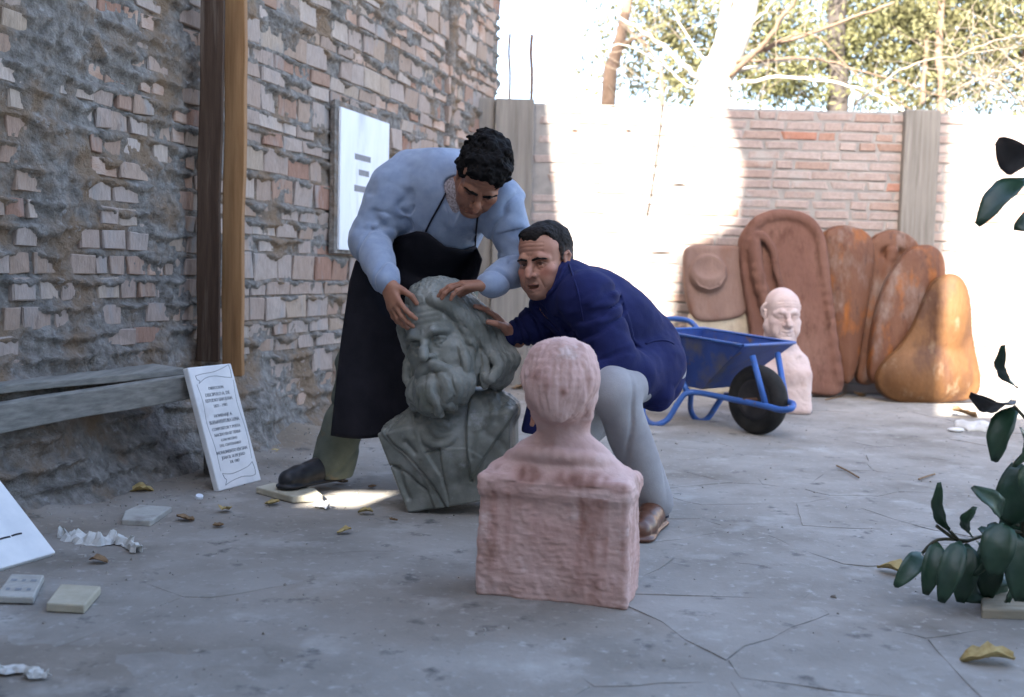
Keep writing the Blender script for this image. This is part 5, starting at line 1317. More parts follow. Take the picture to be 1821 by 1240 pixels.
slab('pear_sculpture', 'orange glazed pear-shaped stone at the right end of the carved slabs', [(1690, 496), (1712, 506), (1724, 550), (1732, 620), (1742, 685), (1722, 716), (1650, 722), (1594, 720), (1564, 702), (1559, 672), (1576, 645), (1600, 622), (1622, 590), (1642, 545), (1662, 508)], -0.03, 0.06, M_orange, pear, 3, dome=0.05, rough=0.0015, Y=7.17)

# ================================================================== TIMBER, PLAQUES, LITTER
M_wood_d = mat('dark_timber', [(0.3, (0.035, 0.020, 0.013, 1)), (0.7, (0.080, 0.050, 0.033, 1))], 5, 0.8, 0.5, 60, stretch=(9, 9, 0.5), spots=[((0.19, 0.155, 0.125, 1), 2, 0.55, 0.8)], spec=0.2)
M_wood_l = mat('yellow_pine', [(0.3, (0.21, 0.105, 0.042, 1)), (0.7, (0.34, 0.19, 0.085, 1))], 5, 0.75, 0.4, 60, stretch=(9, 9, 0.5), spots=[((0.10, 0.05, 0.025, 1), 2.2, 0.58, 0.8)], spec=0.25)
M_wood_g = mat('weathered_grey_board', [(0.3, (0.16, 0.155, 0.14, 1)), (0.7, (0.30, 0.29, 0.26, 1))], 5, 0.9, 0.6, 60, stretch=(6, 0.7, 14), spots=[((0.10, 0.09, 0.075, 1), 1.5, 0.6, 0.8)], spec=0.15)
def plank(name, a, b, side, w, th, m, label, cat, n=10, warp=0.0, seed=0, group=None):
    """sawn board from a to b; w along 'side', th along the third axis; edges a little uneven"""
    a, b = Vector(a), Vector(b); d = (b - a).normalized(); s = (Vector(side) - d * d.dot(Vector(side))).normalized(); t = d.cross(s)
    V, F = [], []
    for i in range(n + 1):
        f = i / n; p = a + (b - a) * f + t * warp * math.sin(f * 3.1416 * 1.5) + s * 0.003 * math.sin(f * 9 + seed)
        for u, v in ((-1, -1), (1, -1), (1, 1), (-1, 1)):
            V.append(p + s * (u * w / 2 + 0.0018 * math.sin(i * 2.1 + u + seed)) + t * (v * th / 2 + 0.0012 * math.sin(i * 1.7 + v * 2 + seed)))
    for i in range(n):
        for k in range(4): F.append((i * 4 + k, i * 4 + (k + 1) % 4, (i + 1) * 4 + (k + 1) % 4, (i + 1) * 4 + k))
    F += [(3, 2, 1, 0), tuple(n * 4 + k for k in range(4))]
    o = pymesh(name, V, F, m); bv = o.modifiers.new('bevel', 'BEVEL'); bv.width = 0.004; bv.segments = 2; bv.limit_method = 'ANGLE'
    tag(o, label, cat, group, 'thing'); return o
plank('timber_post', W(369, 642, 4.24), W(379, -60, 4.20), (1, 0.15, 0), 0.088, 0.055, M_wood_d, 'dark brown timber post standing upright against the rough wall, left of the yellow one', 'post', seed=1)
plank('timber_post', W(414, 668, 4.36), W(421, -60, 4.32), (1, 0.05, 0), 0.082, 0.060, M_wood_l, 'yellowish pine post standing upright beside the dark brown post', 'post', seed=2)
bdir = (Vector((-1.18, 3.86, 0)) - Vector((-1.523, 3.146, 0))).normalized(); bn = Vector((bdir.y, -bdir.x, 0))
plank('timber_beam', Vector((-1.523, 3.146, 0.343)) - bdir * 0.75 - bn * 0.03 + Vector((0, 0, -.03)), Vector((-1.18, 3.86, 0.378)) + bdir * 0.20 - bn * 0.03, (0, 0, 1), 0.088, 0.05, M_wood_g, 'weathered grey timber beam laid along the foot of the rough wall', 'beam', seed=3)
plank('warped_board', Vector((-1.64, 3.16, 0.405)) - bdir * 0.75, Vector((-1.30, 3.93, 0.437)), (bn.x, bn.y, -0.05), 0.155, 0.026, M_wood_g, 'thin warped grey board lying on top of the timber beam', 'board', warp=-0.012, seed=4, n=16)
mb = MB(); mb.box((-0.045, -0.05, 0), (0.045, 0.05, 0.335), Matrix.Translation((-1.135, 4.03, 0.0)) @ Matrix.Rotation(R(-20), 4, 'Z'), 0.008)
tag(mb.build('support_stone', M_mortar, None, bevel=0.015), 'rough grey stone block propping the beam behind the leaning marble plaque', 'stone')
mb = MB(); mb.box((-0.09, -0.09, 0), (0.09, 0.09, 0.285), Matrix.Translation((-1.82, 2.63, 0.0)) @ Matrix.Rotation(R(-20), 4, 'Z'), 0.012)
tag(mb.build('support_stone', M_mortar, None, bevel=0.015), 'rough grey stone block propping the far left end of the beam', 'stone')

M_marble = mat('white_marble', [(0.3, (0.56, 0.58, 0.60, 1)), (0.7, (0.74, 0.75, 0.76, 1))], 7, 0.45, 0.1, 60, spots=[((0.42, 0.43, 0.44, 1), 4, 0.60, 0.8)], spec=0.4)
M_ink = mat('grey_engraving', [(0.3, (0.20, 0.215, 0.235, 1)), (0.7, (0.27, 0.285, 0.30, 1))], 30, 0.9)
M_ink2 = mat('black_engraving', [(0.3, (0.03, 0.03, 0.035, 1)), (0.7, (0.05, 0.05, 0.06, 1))], 30, 0.9)
def text_mesh(s, size, M, m, root, name='inscription', sx=1.0):
    cu = bpy.data.curves.new('t', 'FONT'); cu.body = s; cu.size = size; cu.align_x = 'CENTER'; cu.extrude = 0.0006; cu.offset = size * 0.012; cu.resolution_u = 2
    t = bpy.data.objects.new('t', cu); COL.objects.link(t)
    dg = bpy.context.evaluated_depsgraph_get(); me = bpy.data.meshes.new_from_object(t.evaluated_get(dg))
    bpy.data.objects.remove(t); me.materials.clear(); me.materials.append(m)
    o = bpy.data.objects.new(name, me); COL.objects.link(o); o.parent = root; o.matrix_basis = M @ Matrix.Diagonal((sx, 1, 1, 1)); return o
def plaque(name, o0, right, up, w, h, th, label, edge=True):
    """slab whose lower left corner is o0; local x right, y up, z out of the face"""
    x = Vector(right).normalized(); z = x.cross(Vector(up)).normalized(); y = z.cross(x)
    mw = Matrix(((x.x, y.x, z.x, o0[0]), (x.y, y.y, z.y, o0[1]), (x.z, y.z, z.z, o0[2]), (0, 0, 0, 1)))
    root = empty(name, label=label, cat='plaque', mw=mw)
    mb = MB(); mb.box((0, 0, -th), (w, h, 0)); mb.build('stone_slab', M_marble, root, bevel=0.004)
    return root
pl = plaque('marble_plaque', (-1.047, 3.721, 0.006), (0.100, 0.218, 0.0), (-0.136, 0.0625, 0.440), 0.240, 0.466, 0.026, 'white marble plaque with engraved scroll and lettering leaning on the timber beam')
rows = [("DIRECCION", .374, .0155), ("DISCIPULO A. DE", .349, .018), ("ESTUDIO SAN JUAN", .327, .018), ("1871 - 1981", .305, .016), ("HOMENAJE A", .268, .0165), ("BUENAVENTURA LUNA", .244, .020),
        ("COMPOSITOR Y POETA", .219, .0165), ("NACIDO EN SU TIERRA", .197, .016), ("CON MOTIVO", .176, .014), ("DEL CENTENARIO", .156, .0145), ("MONUMENTO EN SAN", .130, .0175), ("JUAN EL 16 DE JULIO", .110, .016), ("DE 1987", .090, .015)]
for s, y, sz in rows:
    text_mesh(s, sz, Matrix.Translation((0.122, y, 0.0004)), M_ink, pl, sx=min(1.0, 0.175 / (len(s) * sz * 0.66)))
def engraved(pts, root, r=0.0011, m=None):
    mb = MB(); mb.tube(arc([(x, y, 0.0002) for x, y in pts], 5), r, 5); mb.build('engraved_line', m or M_ink, root)
engraved([(.030, .432), (.07, .437), (.13, .440), (.19, .452), (.222, .462)], pl); engraved([(.038, .402), (.08, .420), (.13, .424), (.18, .416), (.222, .410)], pl)
engraved([(.030, .432), (.033, .418), (.045, .412), (.040, .404), (.038, .402)], pl); engraved([(.222, .462), (.226, .44), (.222, .410)], pl)
engraved([(.040, .060), (.09, .052), (.15, .058), (.19, .066), (.215, .078)], pl); engraved([(.040, .016), (.08, .026), (.14, .032), (.19, .026), (.215, .028)], pl)
engraved([(.215, .078), (.220, .05), (.215, .028)], pl); engraved([(.040, .060), (.045, .042), (.052, .034), (.040, .016)], pl)
engraved([(.026, .40), (.034, .33), (.026, .25), (.036, .16), (.034, .07)], pl, 0.0008); engraved([(.228, .40), (.216, .31), (.226, .2), (.218, .09)], pl, 0.0008)
# second plaque cut by the left edge of the picture, tipped back on a stone
p2 = plaque('marble_plaque', (-1.40, 2.525, 0.012), (0.144, 0.327, 0.0), (-0.73, 0.23, 0.643), 0.357, 0.46, 0.024, 'white marble plaque with dark printed lines tipped against the wall at the left edge')
for (x0, x1, y0, y1) in ((.06, .13, .335, .355), (.15, .20, .335, .357), (.22, .30, .335, .355), (.08, .17, .27, .286), (.19, .27, .272, .290), (.10, .14, .205, .22), (.16, .21, .205, .222), (.225, .285, .205, .222), (.12, .19, .15, .162), (.21, .27, .15, .164)):
    mb = MB(); mb.box((x0, y0, 0.0), (x1, y1, 0.0009)); mb.build('inscription', M_ink, p2)
engraved([(.22, .088), (.245, .089), (.262, .088)], p2, 0.003, M_ink2); engraved([(.268, .089), (.285, .090), (.30, .089)], p2, 0.003, M_ink2)
M_tile = mat('dusty_stone_tile', [(0.3, (0.33, 0.325, 0.30, 1)), (0.7, (0.46, 0.455, 0.42, 1))], 12, 0.9, 0.4, 80, spots=[((0.26, 0.25, 0.23, 1), 9, 0.55, 0.75)])
M_tile2 = mat('yellowish_stone_tile', [(0.3, (0.36, 0.33, 0.25, 1)), (0.7, (0.50, 0.47, 0.38, 1))], 12, 0.9, 0.4, 80)
def tile(pxs, th, m, label, zb=0.004, name='stone_tile', marks=0):
    q = [G(*p, z=th + zb) for p in pxs]; n = len(q)
    V = [Vector((p.x, p.y, th + zb)) for p in q] + [Vector((p.x, p.y, zb - 0.002)) for p in q]
    F = [tuple(range(n)), tuple(range(2 * n - 1, n - 1, -1))] + [(i, n + i, n + (i + 1) % n, (i + 1) % n) for i in range(n)]
    bm = bmesh.new(); vs = [bm.verts.new(v) for v in V]; [bm.faces.new([vs[i] for i in f]) for f in F]
    bmesh.ops.recalc_face_normals(bm, faces=bm.faces); me = bpy.data.meshes.new(name); bm.to_mesh(me); bm.free()
    o = link(name, me, m); b = o.modifiers.new('bevel', 'BEVEL'); b.width = 0.004; b.segments = 2
    tag(o, label, 'tile')
    for k in range(marks):
        f = 0.22 + 0.56 * (k % 3) / 2; g = 0.3 + 0.4 * (k // 3)
        c0 = q[0].lerp(q[1], f).lerp(q[3].lerp(q[2], f), g); ex = (q[1] - q[0]) * (0.05 + 0.03 * (k % 2)); ey = (q[3] - q[0]) * 0.05
        mk = pymesh('inscription', [c0 - ex - ey + Vector((0, 0, .0008)), c0 + ex - ey + Vector((0, 0, .0008)), c0 + ex + ey + Vector((0, 0, .0008)), c0 - ex + ey + Vector((0, 0, .0008))], [(0, 1, 2, 3)], M_ink); adopt(mk, o)
    return o
tile([(-10, 1060), (60, 1062), (79, 1022), (20, 1020), ], 0.016, M_tile, 'grey stone tile with faint dark marks lying flat below the left plaque', marks=6)
tile([(82, 1072), (150, 1076), (180, 1042), (108, 1038)], 0.020, M_tile2, 'small square pale stone tile with a thick edge lying alone on the ground', marks=0)
tile([(216, 924), (268, 926), (306, 901), (248, 897), (222, 908)], 0.018, M_tile, 'grey broken slab piece lying near the earth footing', marks=0)
tile([(455, 866), (520, 883), (574, 880), (560, 868), (486, 858)], 0.022, M_tile2, 'flat pale slab under the toe of the black shoe', marks=0)
# flat wooden board by the plant
q = [G(1745, 1105), G(1900, 1108), G(1900, 1060), G(1742, 1062)]
mb = MB(); mb.add([p + Vector((0, 0, z)) for z in (0.004, 0.03) for p in q], [(3, 2, 1, 0), (4, 5, 6, 7), (0, 1, 5, 4), (1, 2, 6, 5), (2, 3, 7, 6), (3, 0, 4, 7)])
tag(mb.build('wooden_board', mat('bleached_board', [(0.3, (0.27, 0.23, 0.165, 1)), (0.7, (0.38, 0.33, 0.25, 1))], 6, 0.9, 0.5, 50, stretch=(1, 9, 9)), None, bevel=0.004), 'short bleached wooden board on the ground under the rubber plant', 'board')

# painted panel hung on the party wall
MW_i = MW_left.inverted()
def wall_uv(px, py, off=0.06):
    d = MW_i.to_3x3() @ ray(px, py); o = MW_i @ CAMP; t = (-off - o.y) / d.y; p = o + d * t; return p.x, p.z
pn = empty('painted_panel', label='white painted panel with three grey dashes hung on the brick wall', cat='panel', mw=MW_left)
M_panel = mat('white_panel_paint', [(0.35, (0.62, 0.66, 0.72, 1)), (0.65, (0.76, 0.79, 0.83, 1))], 5, 0.6, 0.1, 40, stretch=(1, 1, 0.3), spots=[((0.40, 0.42, 0.45, 1), 4.5, 0.52, 0.72)])
M_dash = mat('grey_panel_mark', [(0.3, (0.20, 0.20, 0.21, 1)), (0.7, (0.26, 0.26, 0.27, 1))], 20, 0.8)
ul, zt = wall_uv(607, 190); ur, _ = wall_uv(693, 216); _, zb_ = wall_uv(602, 444)
mb = MB(); mb.box((ul, -0.060, zb_), (ur, -0.045, zt)); mb.build('board', M_panel, pn, bevel=0.003)
mb = MB(); mb.box((ul - 0.035, -0.046, zb_ - 0.02), (ur + 0.012, -0.020, zt + 0.03), None, 0.004); mb.build('backing', M_mortar, pn)
for x0, x1, y0, y1 in ((631, 659, 276, 287), (638, 656, 303, 314), (630, 658, 331, 343)):
    a = wall_uv(x0, (y0 + y1) / 2 - 3); b = wall_uv(x1, (y0 + y1) / 2 + 3); hh = (y1 - y0) * 0.0014
    zc = (a[1] + b[1]) / 2
    mb = MB(); mb.box((a[0], -0.0612, zc - hh), (b[0], -0.0598, zc + hh)); mb.build('painted_dash', M_dash, pn)
# rusty reinforcing rods standing out of the column
for i, (px, top) in enumerate(((945, 62), (906, 60))):
    pts = [W(px, 178, 7.74), W(px + 1, 130, 7.74), W(px - 1, 95, 7.74), W(px + 1, top, 7.74)]
    mb = MB(); mb.tube(arc(pts, 4), 0.012 if i == 0 else 0.009, 6)
    tag(mb.build('steel_rod', M_rust, None, smooth=True), ('dark reinforcing rod standing on the concrete column, the right of two', 'thinner reinforcing rod near the edge of the tall wall')[i], 'rod')
mb = MB(); mb.tube(arc([W(945, 132, 7.74), W(930, 138, 7.70), W(926, 142, 7.7), W(935, 150, 7.72), W(915, 160, 7.74), W(948, 165, 7.74)], 5), 0.003, 5); mb.tube(arc([W(908, 100, 7.74), W(925, 112, 7.72), W(945, 120, 7.74)], 4), 0.002, 5); mb.tube(arc([W(947, 138, 7.74), W(975, 140, 7.8), W(995, 150, 7.8), W(1030, 170, 7.78)], 4), 0.002, 5)
tag(mb.build('tie_wire', M_rust, None), 'tangle of thin tie wire twisted round the reinforcing rods', 'wire')

# ---- litter
M_leaf_dry = mat('dry_yellow_leaf', [(0.3, (0.30, 0.20, 0.07, 1)), (0.7, (0.50, 0.40, 0.18, 1))], 40, 0.8, 0.3, 90)
M_leaf_br = mat('dry_brown_leaf', [(0.3, (0.14, 0.085, 0.045, 1)), (0.7, (0.26, 0.165, 0.09, 1))], 40, 0.8, 0.3, 90)
M_paper = mat('crumpled_paper', [(0.3, (0.42, 0.42, 0.40, 1)), (0.7, (0.62, 0.62, 0.60, 1))], 20, 0.8, 0.3, 90)
def dry_leaf(px, py, L, rot, m, label, curl=0.4, seed=0, name='dry_leaf', wid=0.42):
    p = G(px, py, 0.006); rr = random.Random(seed); V, F = [], []
    n = 7
    for i in range(n + 1):
        f = i / n; w = wid * L * math.sin(math.pi * min(1, f * 0.96 + 0.02)) ** 0.7 * (1 + 0.3 * rr.uniform(-1, 1))
        for j in (-1, -0.5, 0, 0.5, 1):
            V.append(Vector((L * (f - .5), w * j * 0.9, 0.004 + curl * w * abs(j) ** 1.5 * 0.9 + 0.12 * L * math.sin(f * 3 + seed) + rr.uniform(0, .12) * L * abs(j))))
    for i in range(n):
        for j in range(4): F.append((i * 5 + j, (i + 1) * 5 + j, (i + 1) * 5 + j + 1, i * 5 + j + 1))
    zmin = min(v.z for v in V)
    M = Matrix.Translation((p.x, p.y, 0.005 - zmin)) @ Matrix.Rotation(R(rot), 4, 'Z')
    o = pymesh(name, [M @ v for v in V], F, m, smooth=True); s = o.modifiers.new('thick', 'SOLIDIFY'); s.thickness = 0.001
    tag(o, label, 'leaf'); return o
lf = [(251, 876, .085, 20, M_leaf_dry, 'large curled yellow leaf at the edge of the earth footing'), (401, 909, .055, 80, M_leaf_dry, 'upright pale yellow leaf in front of the leaning plaque'), (330, 925, .055, 5, M_leaf_br, 'thin brown leaf beside the broken slab piece'),
      (388, 935, .035, 30, M_leaf_br, 'tiny brown leaf fragment below the pale yellow leaf'), (484, 896, .05, 10, M_leaf_dry, 'small yellow leaf in front of the slab under the shoe'), (612, 947, .045, 25, M_leaf_dry, 'small dull yellow leaf alone on the open ground'),
      (650, 912, .05, 0, M_leaf_dry, 'greenish yellow leaf just below the patch of sun'), (175, 1000, .05, 0, M_leaf_br, 'small brown leaf between the crumpled paper and the square tile'), (700, 926, .03, 40, M_leaf_br, 'tiny dark leaf near the corner of the tipped bust'),
      (607, 858, .05, 10, M_leaf_br, 'brown leaf behind the heel of the black shoe'), (662, 866, .03, 10, M_leaf_br, 'orange-brown leaf crumb at the far edge of the sun patch'), (488, 806, .05, 60, M_leaf_dry, 'yellow leaf at the foot of the brick wall behind the shoe'),
      (1755, 1182, .11, -8, M_leaf_dry, 'long yellow and brown leaf at the lower right corner'), (1588, 1020, .09, -40, M_leaf_dry, 'yellow leaf under the left-most drooping plant leaf'), (1715, 742, .16, 5, M_leaf_br, 'dry brown leaf on the sunlit floor by the pear shape'),
      (1530, 705, .10, 30, M_leaf_br, 'dry leaf at the foot of the carved slabs'), (1235, 690, .12, 10, M_leaf_dry, 'yellow leaf seen under the wheelbarrow'), (925, 693, .12, 0, M_leaf_br, 'dry brown leaf on the ground between bust and back wall')]
for k, (px, py, L, r_, m, lb) in enumerate(lf): dry_leaf(px, py, L, r_, m, lb, seed=k)
def crumple(name, pxs, w, h, label, m=M_paper, n=26, seed=0):
    P = [G(*p, z=0.004) for p in pxs]; C_ = arc(P, 8); V, F = [], []; rr = random.Random(seed)
    for i, p in enumerate(C_):
        d = (C_[min(i + 1, len(C_) - 1)] - C_[max(i - 1, 0)]).normalized(); s = Vector((-d.y, d.x, 0)); f = i / (len(C_) - 1)
        ww = w * (0.35 + 0.65 * math.sin(math.pi * min(1, f + 0.1))) * rr.uniform(.85, 1.15)
        for j in range(7):
            t = j / 6 * 2 - 1
            V.append(p + s * (t * ww + 0.3 * w * fbm(i * 0.5, j * 0.7, seed, 2)) + Vector((0, 0, 0.003 + h * max(0, 1 - t * t) * (0.55 + 0.6 * float(fbm(i * 0.45 + seed, j * 0.8, 3.0, 2))))))
    for i in range(len(C_) - 1):
        for j in range(6): F.append((i * 7 + j, (i + 1) * 7 + j, (i + 1) * 7 + j + 1, i * 7 + j + 1))
    o = pymesh(name, V, F, m); s = o.modifiers.new('thick', 'SOLIDIFY'); s.thickness = 0.0012
    tag(o, label, 'litter'); return o
crumple('crumpled_wrapper', [(108, 958), (135, 962), (170, 968), (205, 966), (228, 973), (245, 985)], 0.030, 0.035, 'long crumpled grey-white wrapper on the ground near the left plaque', seed=1)
crumple('crumpled_foil', [(563, 898), (572, 901), (585, 905)], 0.022, 0.022, 'crumpled shiny foil scrap beside the patch of sun', mat('foil', [(0.3, (0.5, 0.5, 0.5, 1)), (0.7, (0.75, 0.75, 0.75, 1))], 30, 0.35, 0.2, 90, spec=0.6), seed=2)
crumple('white_rag', [(-30, 1196), (25, 1194), (75, 1200)], 0.018, 0.012, 'pale rag lying flat at the lower left corner', seed=3); crumple('white_rag', [(45, 1207), (60, 1203), (85, 1207)], 0.016, 0.014, 'small white scrap of rag beside the pale rag', seed=4)
mb = MB(); p = G(354, 883, 0.012); mb.tube([p + Vector((0, 0, -.008)), p + Vector((0.003, -0.004, .004))], [0.014, 0.013], 12); tag(mb.build('bottle_cap', M_panel, None), 'tiny white bottle cap in front of the leaning plaque', 'cap')
M_chip = mat('white_rubble', [(0.3, (0.45, 0.44, 0.42, 1)), (0.7, (0.62, 0.61, 0.59, 1))], 15, 0.9, 0.5, 50)
for k, (px, py, r_, lb) in enumerate(((1735, 765, .10, 'flat white rubble lump on the sunlit floor beside the plant'), (1690, 738, .05, 'small white rubble chip left of the dry leaf on the sunlit floor'), (1700, 768, .05, 'low rubble chip in the strip of shade by the sunlit floor'))):
    p = G(px, py, 0.0); c = Clay(p - Vector((r_ * 1.5, r_ * 1.5, 0.02)), p + Vector((r_ * 1.5, r_ * 1.5, r_)), r_ / 12)
    c.ell((p.x, p.y, 0.01), (r_, r_ * .7, r_ * .38)); c.add(lambda x, y, z: 0.25 * r_ * fbm(x * 14, y * 14, z * 14, 3)); o = c.build('rubble', M_chip); tag(o, lb, 'rubble')
for pts, lb in (([(1634, 854), (1648, 849), (1662, 845)], 'short dark twig lying on the paving at the right'), ([(1520, 690), (1495, 705), (1468, 712)], 'pale dry stick at the foot of the arched slab'), ([(1488, 830), (1505, 838), (1527, 851)], 'thin curved dry twig on the paving in the middle right')):
    mb = MB(); mb.tube(arc([G(*p, z=0.006) + Vector((0, 0, .004)) for p in pts], 4), 0.0042, 6); tag(mb.build('dry_twig', M_leaf_br, None), lb, 'twig')

# ================================================================== RUBBER PLANT AT THE RIGHT EDGE
M_rleaf = mat('rubber_plant_leaf', [(0.3, (0.012, 0.036, 0.020, 1)), (0.7, (0.026, 0.068, 0.034, 1))], 9, 0.40, 0.1, 50, spots=[((0.05, 0.09, 0.03, 1), 5, 0.60, 0.78)], spec=0.5)
M_rleaf2 = mat('rubber_plant_leaf_underside', [(0.3, (0.030, 0.022, 0.024, 1)), (0.7, (0.060, 0.050, 0.045, 1))], 9, 0.5, 0.1, 50, spec=0.35)
M_stem = mat('plant_stem', [(0.3, (0.04, 0.045, 0.03, 1)), (0.7, (0.09, 0.085, 0.055, 1))], 20, 0.8, 0.3, 50)
rp = empty('rubber_plant', (1.29, 2.62, 0), 'rubber plant with big dark glossy oval leaves at the right edge', 'plant')
def big_leaf(b, t, wpx, Y0, Y1, face, m, droop=0.02, fold=0.35):
    """oval leaf from base pixel b at depth Y0 to tip pixel t at depth Y1; face = direction its upper side looks to"""
    wpx *= 1.12; P0, P1_ = W(*b, Y0), W(*t, Y1); ax = P1_ - P0; L = ax.length; ax.normalize()
    up = Vector(face); up = (up - ax * up.dot(ax)).normalized(); sd = ax.cross(up); wd = wpx * Y0 / 1850 / 2
    V, F = [], []; n = 9
    for i in range(n + 1):
        f = i / n; w = wd * (math.sin(math.pi * (0.04 + 0.93 * f ** 0.85)) ** 0.62 if 0 < i < n else (0.06 if i == 0 else 0.28))
        c = P0 + ax * L * f + up * (droop * math.sin(math.pi * f))
        for j in (-1, -0.55, 0, 0.55, 1):
            V.append(c + sd * w * j * math.cos(fold * abs(j)) + up * (w * abs(j) * math.sin(fold) + 0.003 * math.sin(i * 1.9 + 3 * j)))
    for i in range(n):
        for j in range(4): F.append((i * 5 + j, i * 5 + j + 1, (i + 1) * 5 + j + 1, (i + 1) * 5 + j))
    o = pymesh('leaf', V, F, m, smooth=True); adopt(o, rp); s = o.modifiers.new('thick', 'SOLIDIFY'); s.thickness = 0.0014
    return o
Cm = (-0.35, -1.0, 0.35); Lt = (-1, -0.25, 0.4); Rt = (0.7, -0.7, 0.2)
for a in (((1688, 946), (1672, 858), 26, 2.60, 2.58, (-0.9, -.5, .1), M_rleaf), ((1640, 984), (1592, 1044), 33, 2.62, 2.56, Cm, M_rleaf), ((1668, 964), (1646, 1058), 34, 2.60, 2.56, Cm, M_rleaf), ((1708, 962), (1674, 1072), 40, 2.55, 2.50, (-.5, -1, .3), M_rleaf),
          ((1720, 966), (1708, 1072), 44, 2.60, 2.56, Cm, M_rleaf), ((1730, 956), (1736, 902), 30, 2.58, 2.56, Lt, M_rleaf), ((1780, 918), (1728, 868), 36, 2.54, 2.50, (-.3, -.8, .6), M_rleaf), ((1796, 935), (1808, 824), 62, 2.58, 2.60, Cm, M_rleaf),
          ((1785, 930), (1767, 1026), 56, 2.50, 2.46, (-.6, -1, .3), M_rleaf), ((1790, 940), (1788, 1072), 54, 2.55, 2.52, Rt, M_rleaf), ((1738, 962), (1730, 1024), 42, 2.56, 2.53, Rt, M_rleaf), ((1758, 960), (1756, 1066), 46, 2.62, 2.6, Cm, M_rleaf),
          ((1808, 950), (1812, 1070), 50, 2.5, 2.46, Cm, M_rleaf), ((1802, 724), (1770, 822), 42, 2.56, 2.52, (-.8, -.7, .2), M_rleaf), ((1800, 712), (1727, 700), 42, 2.60, 2.52, (0.1, -0.5, -0.9), M_rleaf2), ((1810, 690), (1786, 614), 34, 2.58, 2.55, Lt, M_rleaf),
          ((1830, 292), (1777, 246), 58, 2.60, 2.55, (0.1, -0.6, -0.8), M_rleaf2), ((1822, 318), (1741, 402), 46, 2.55, 2.50, (-.6, -.7, .5), M_rleaf), ((1840, 400), (1804, 408), 40, 2.6, 2.56, Cm, M_rleaf), ((1815, 760), (1800, 830), 40, 2.52, 2.5, Rt, M_rleaf),
          ((1795, 1010), (1762, 930), 50, 2.62, 2.64, Cm, M_rleaf), ((1800, 1030), (1745, 985), 46, 2.64, 2.6, Lt, M_rleaf), ((1790, 1060), (1720, 1030), 44, 2.66, 2.62, Cm, M_rleaf), ((1805, 990), (1800, 890), 54, 2.66, 2.68, Cm, M_rleaf), ((1760, 1050), (1700, 1062), 40, 2.64, 2.6, Cm, M_rleaf), ((1775, 990), (1740, 940), 42, 2.66, 2.66, Rt, M_rleaf), ((1690, 985), (1655, 1020), 34, 2.66, 2.62, Cm, M_rleaf),
          ((1830, 820), (1850, 900), 60, 2.5, 2.5, Cm, M_rleaf), ((1840, 600), (1880, 520), 60, 2.5, 2.5, Cm, M_rleaf), ((1850, 480), (1900, 440), 60, 2.5, 2.5, Cm, M_rleaf)):
    big_leaf(*a)
mb = MB(); mb.tube(arc([W(1832, 1085, 2.60), W(1826, 1000, 2.60), W(1826, 900, 2.60), W(1838, 760, 2.60), W(1846, 560, 2.60), W(1850, 300, 2.60)], 5), [0.016 - 0.0004 * i for i in range(26)], 8); adopt(mb.build('stem', M_stem, None, smooth=True), rp)
for pts in ([(1828, 950), (1780, 942), (1735, 958), (1705, 962), (1665, 935)], [(1706, 962), (1690, 945)], [(1722, 962), (1668, 960), (1640, 984)], [(1838, 760), (1803, 722)], [(1850, 330), (1822, 318)], [(1812, 935), (1782, 920)]):
    mb = MB(); mb.tube(arc([W(x, y, 2.60) for x, y in pts], 4), 0.0042, 6); adopt(mb.build('stem', M_stem, None, smooth=True), rp)

# ================================================================== TREES BEYOND THE BACK WALL
M_bark_w = mat('pale_smooth_bark', [(0.3, (0.34, 0.30, 0.25, 1)), (0.7, (0.50, 0.46, 0.40, 1))], 6, 0.85, 0.4, 40)
M_twig = mat('tan_twig_bark', [(0.3, (0.15, 0.12, 0.09, 1)), (0.7, (0.27, 0.225, 0.175, 1))], 9, 0.9, 0.3, 40)
M_bark_b = mat('brown_bark', [(0.3, (0.10, 0.065, 0.045, 1)), (0.7, (0.20, 0.14, 0.10, 1))], 9, 0.95, 0.6, 40)
M_bark_d = mat('dark_bark', [(0.3, (0.035, 0.03, 0.028, 1)), (0.7, (0.07, 0.06, 0.055, 1))], 9, 0.95, 0.6, 40)
M_fol = mat('yellow_green_foliage', [(0.25, (0.062, 0.068, 0.026, 1)), (0.5, (0.11, 0.11, 0.046, 1)), (0.75, (0.165, 0.152, 0.075, 1))], 3.5, 0.7, 0.0)
M_fol2 = mat('olive_foliage', [(0.25, (0.064, 0.068, 0.028, 1)), (0.5, (0.112, 0.108, 0.050, 1)), (0.75, (0.17, 0.154, 0.082, 1))], 3.5, 0.7, 0.0)
def limb(root, pts, r0, r1, m, name='limb'):
    q = arc([W(*p) for p in pts], 6); n = len(q)
    q = [p + Vector((RNG.uniform(-1, 1), RNG.uniform(-1, 1), RNG.uniform(-1, 1))) * min(r0, 0.012) * (0 if i in (0, n - 1) else 1) for i, p in enumerate(q)]
    mb = MB(); mb.tube(q, [r0 + (r1 - r0) * i / (n - 1) for i in range(n)], 8); return adopt(mb.build(name, m, None, smooth=True), root)
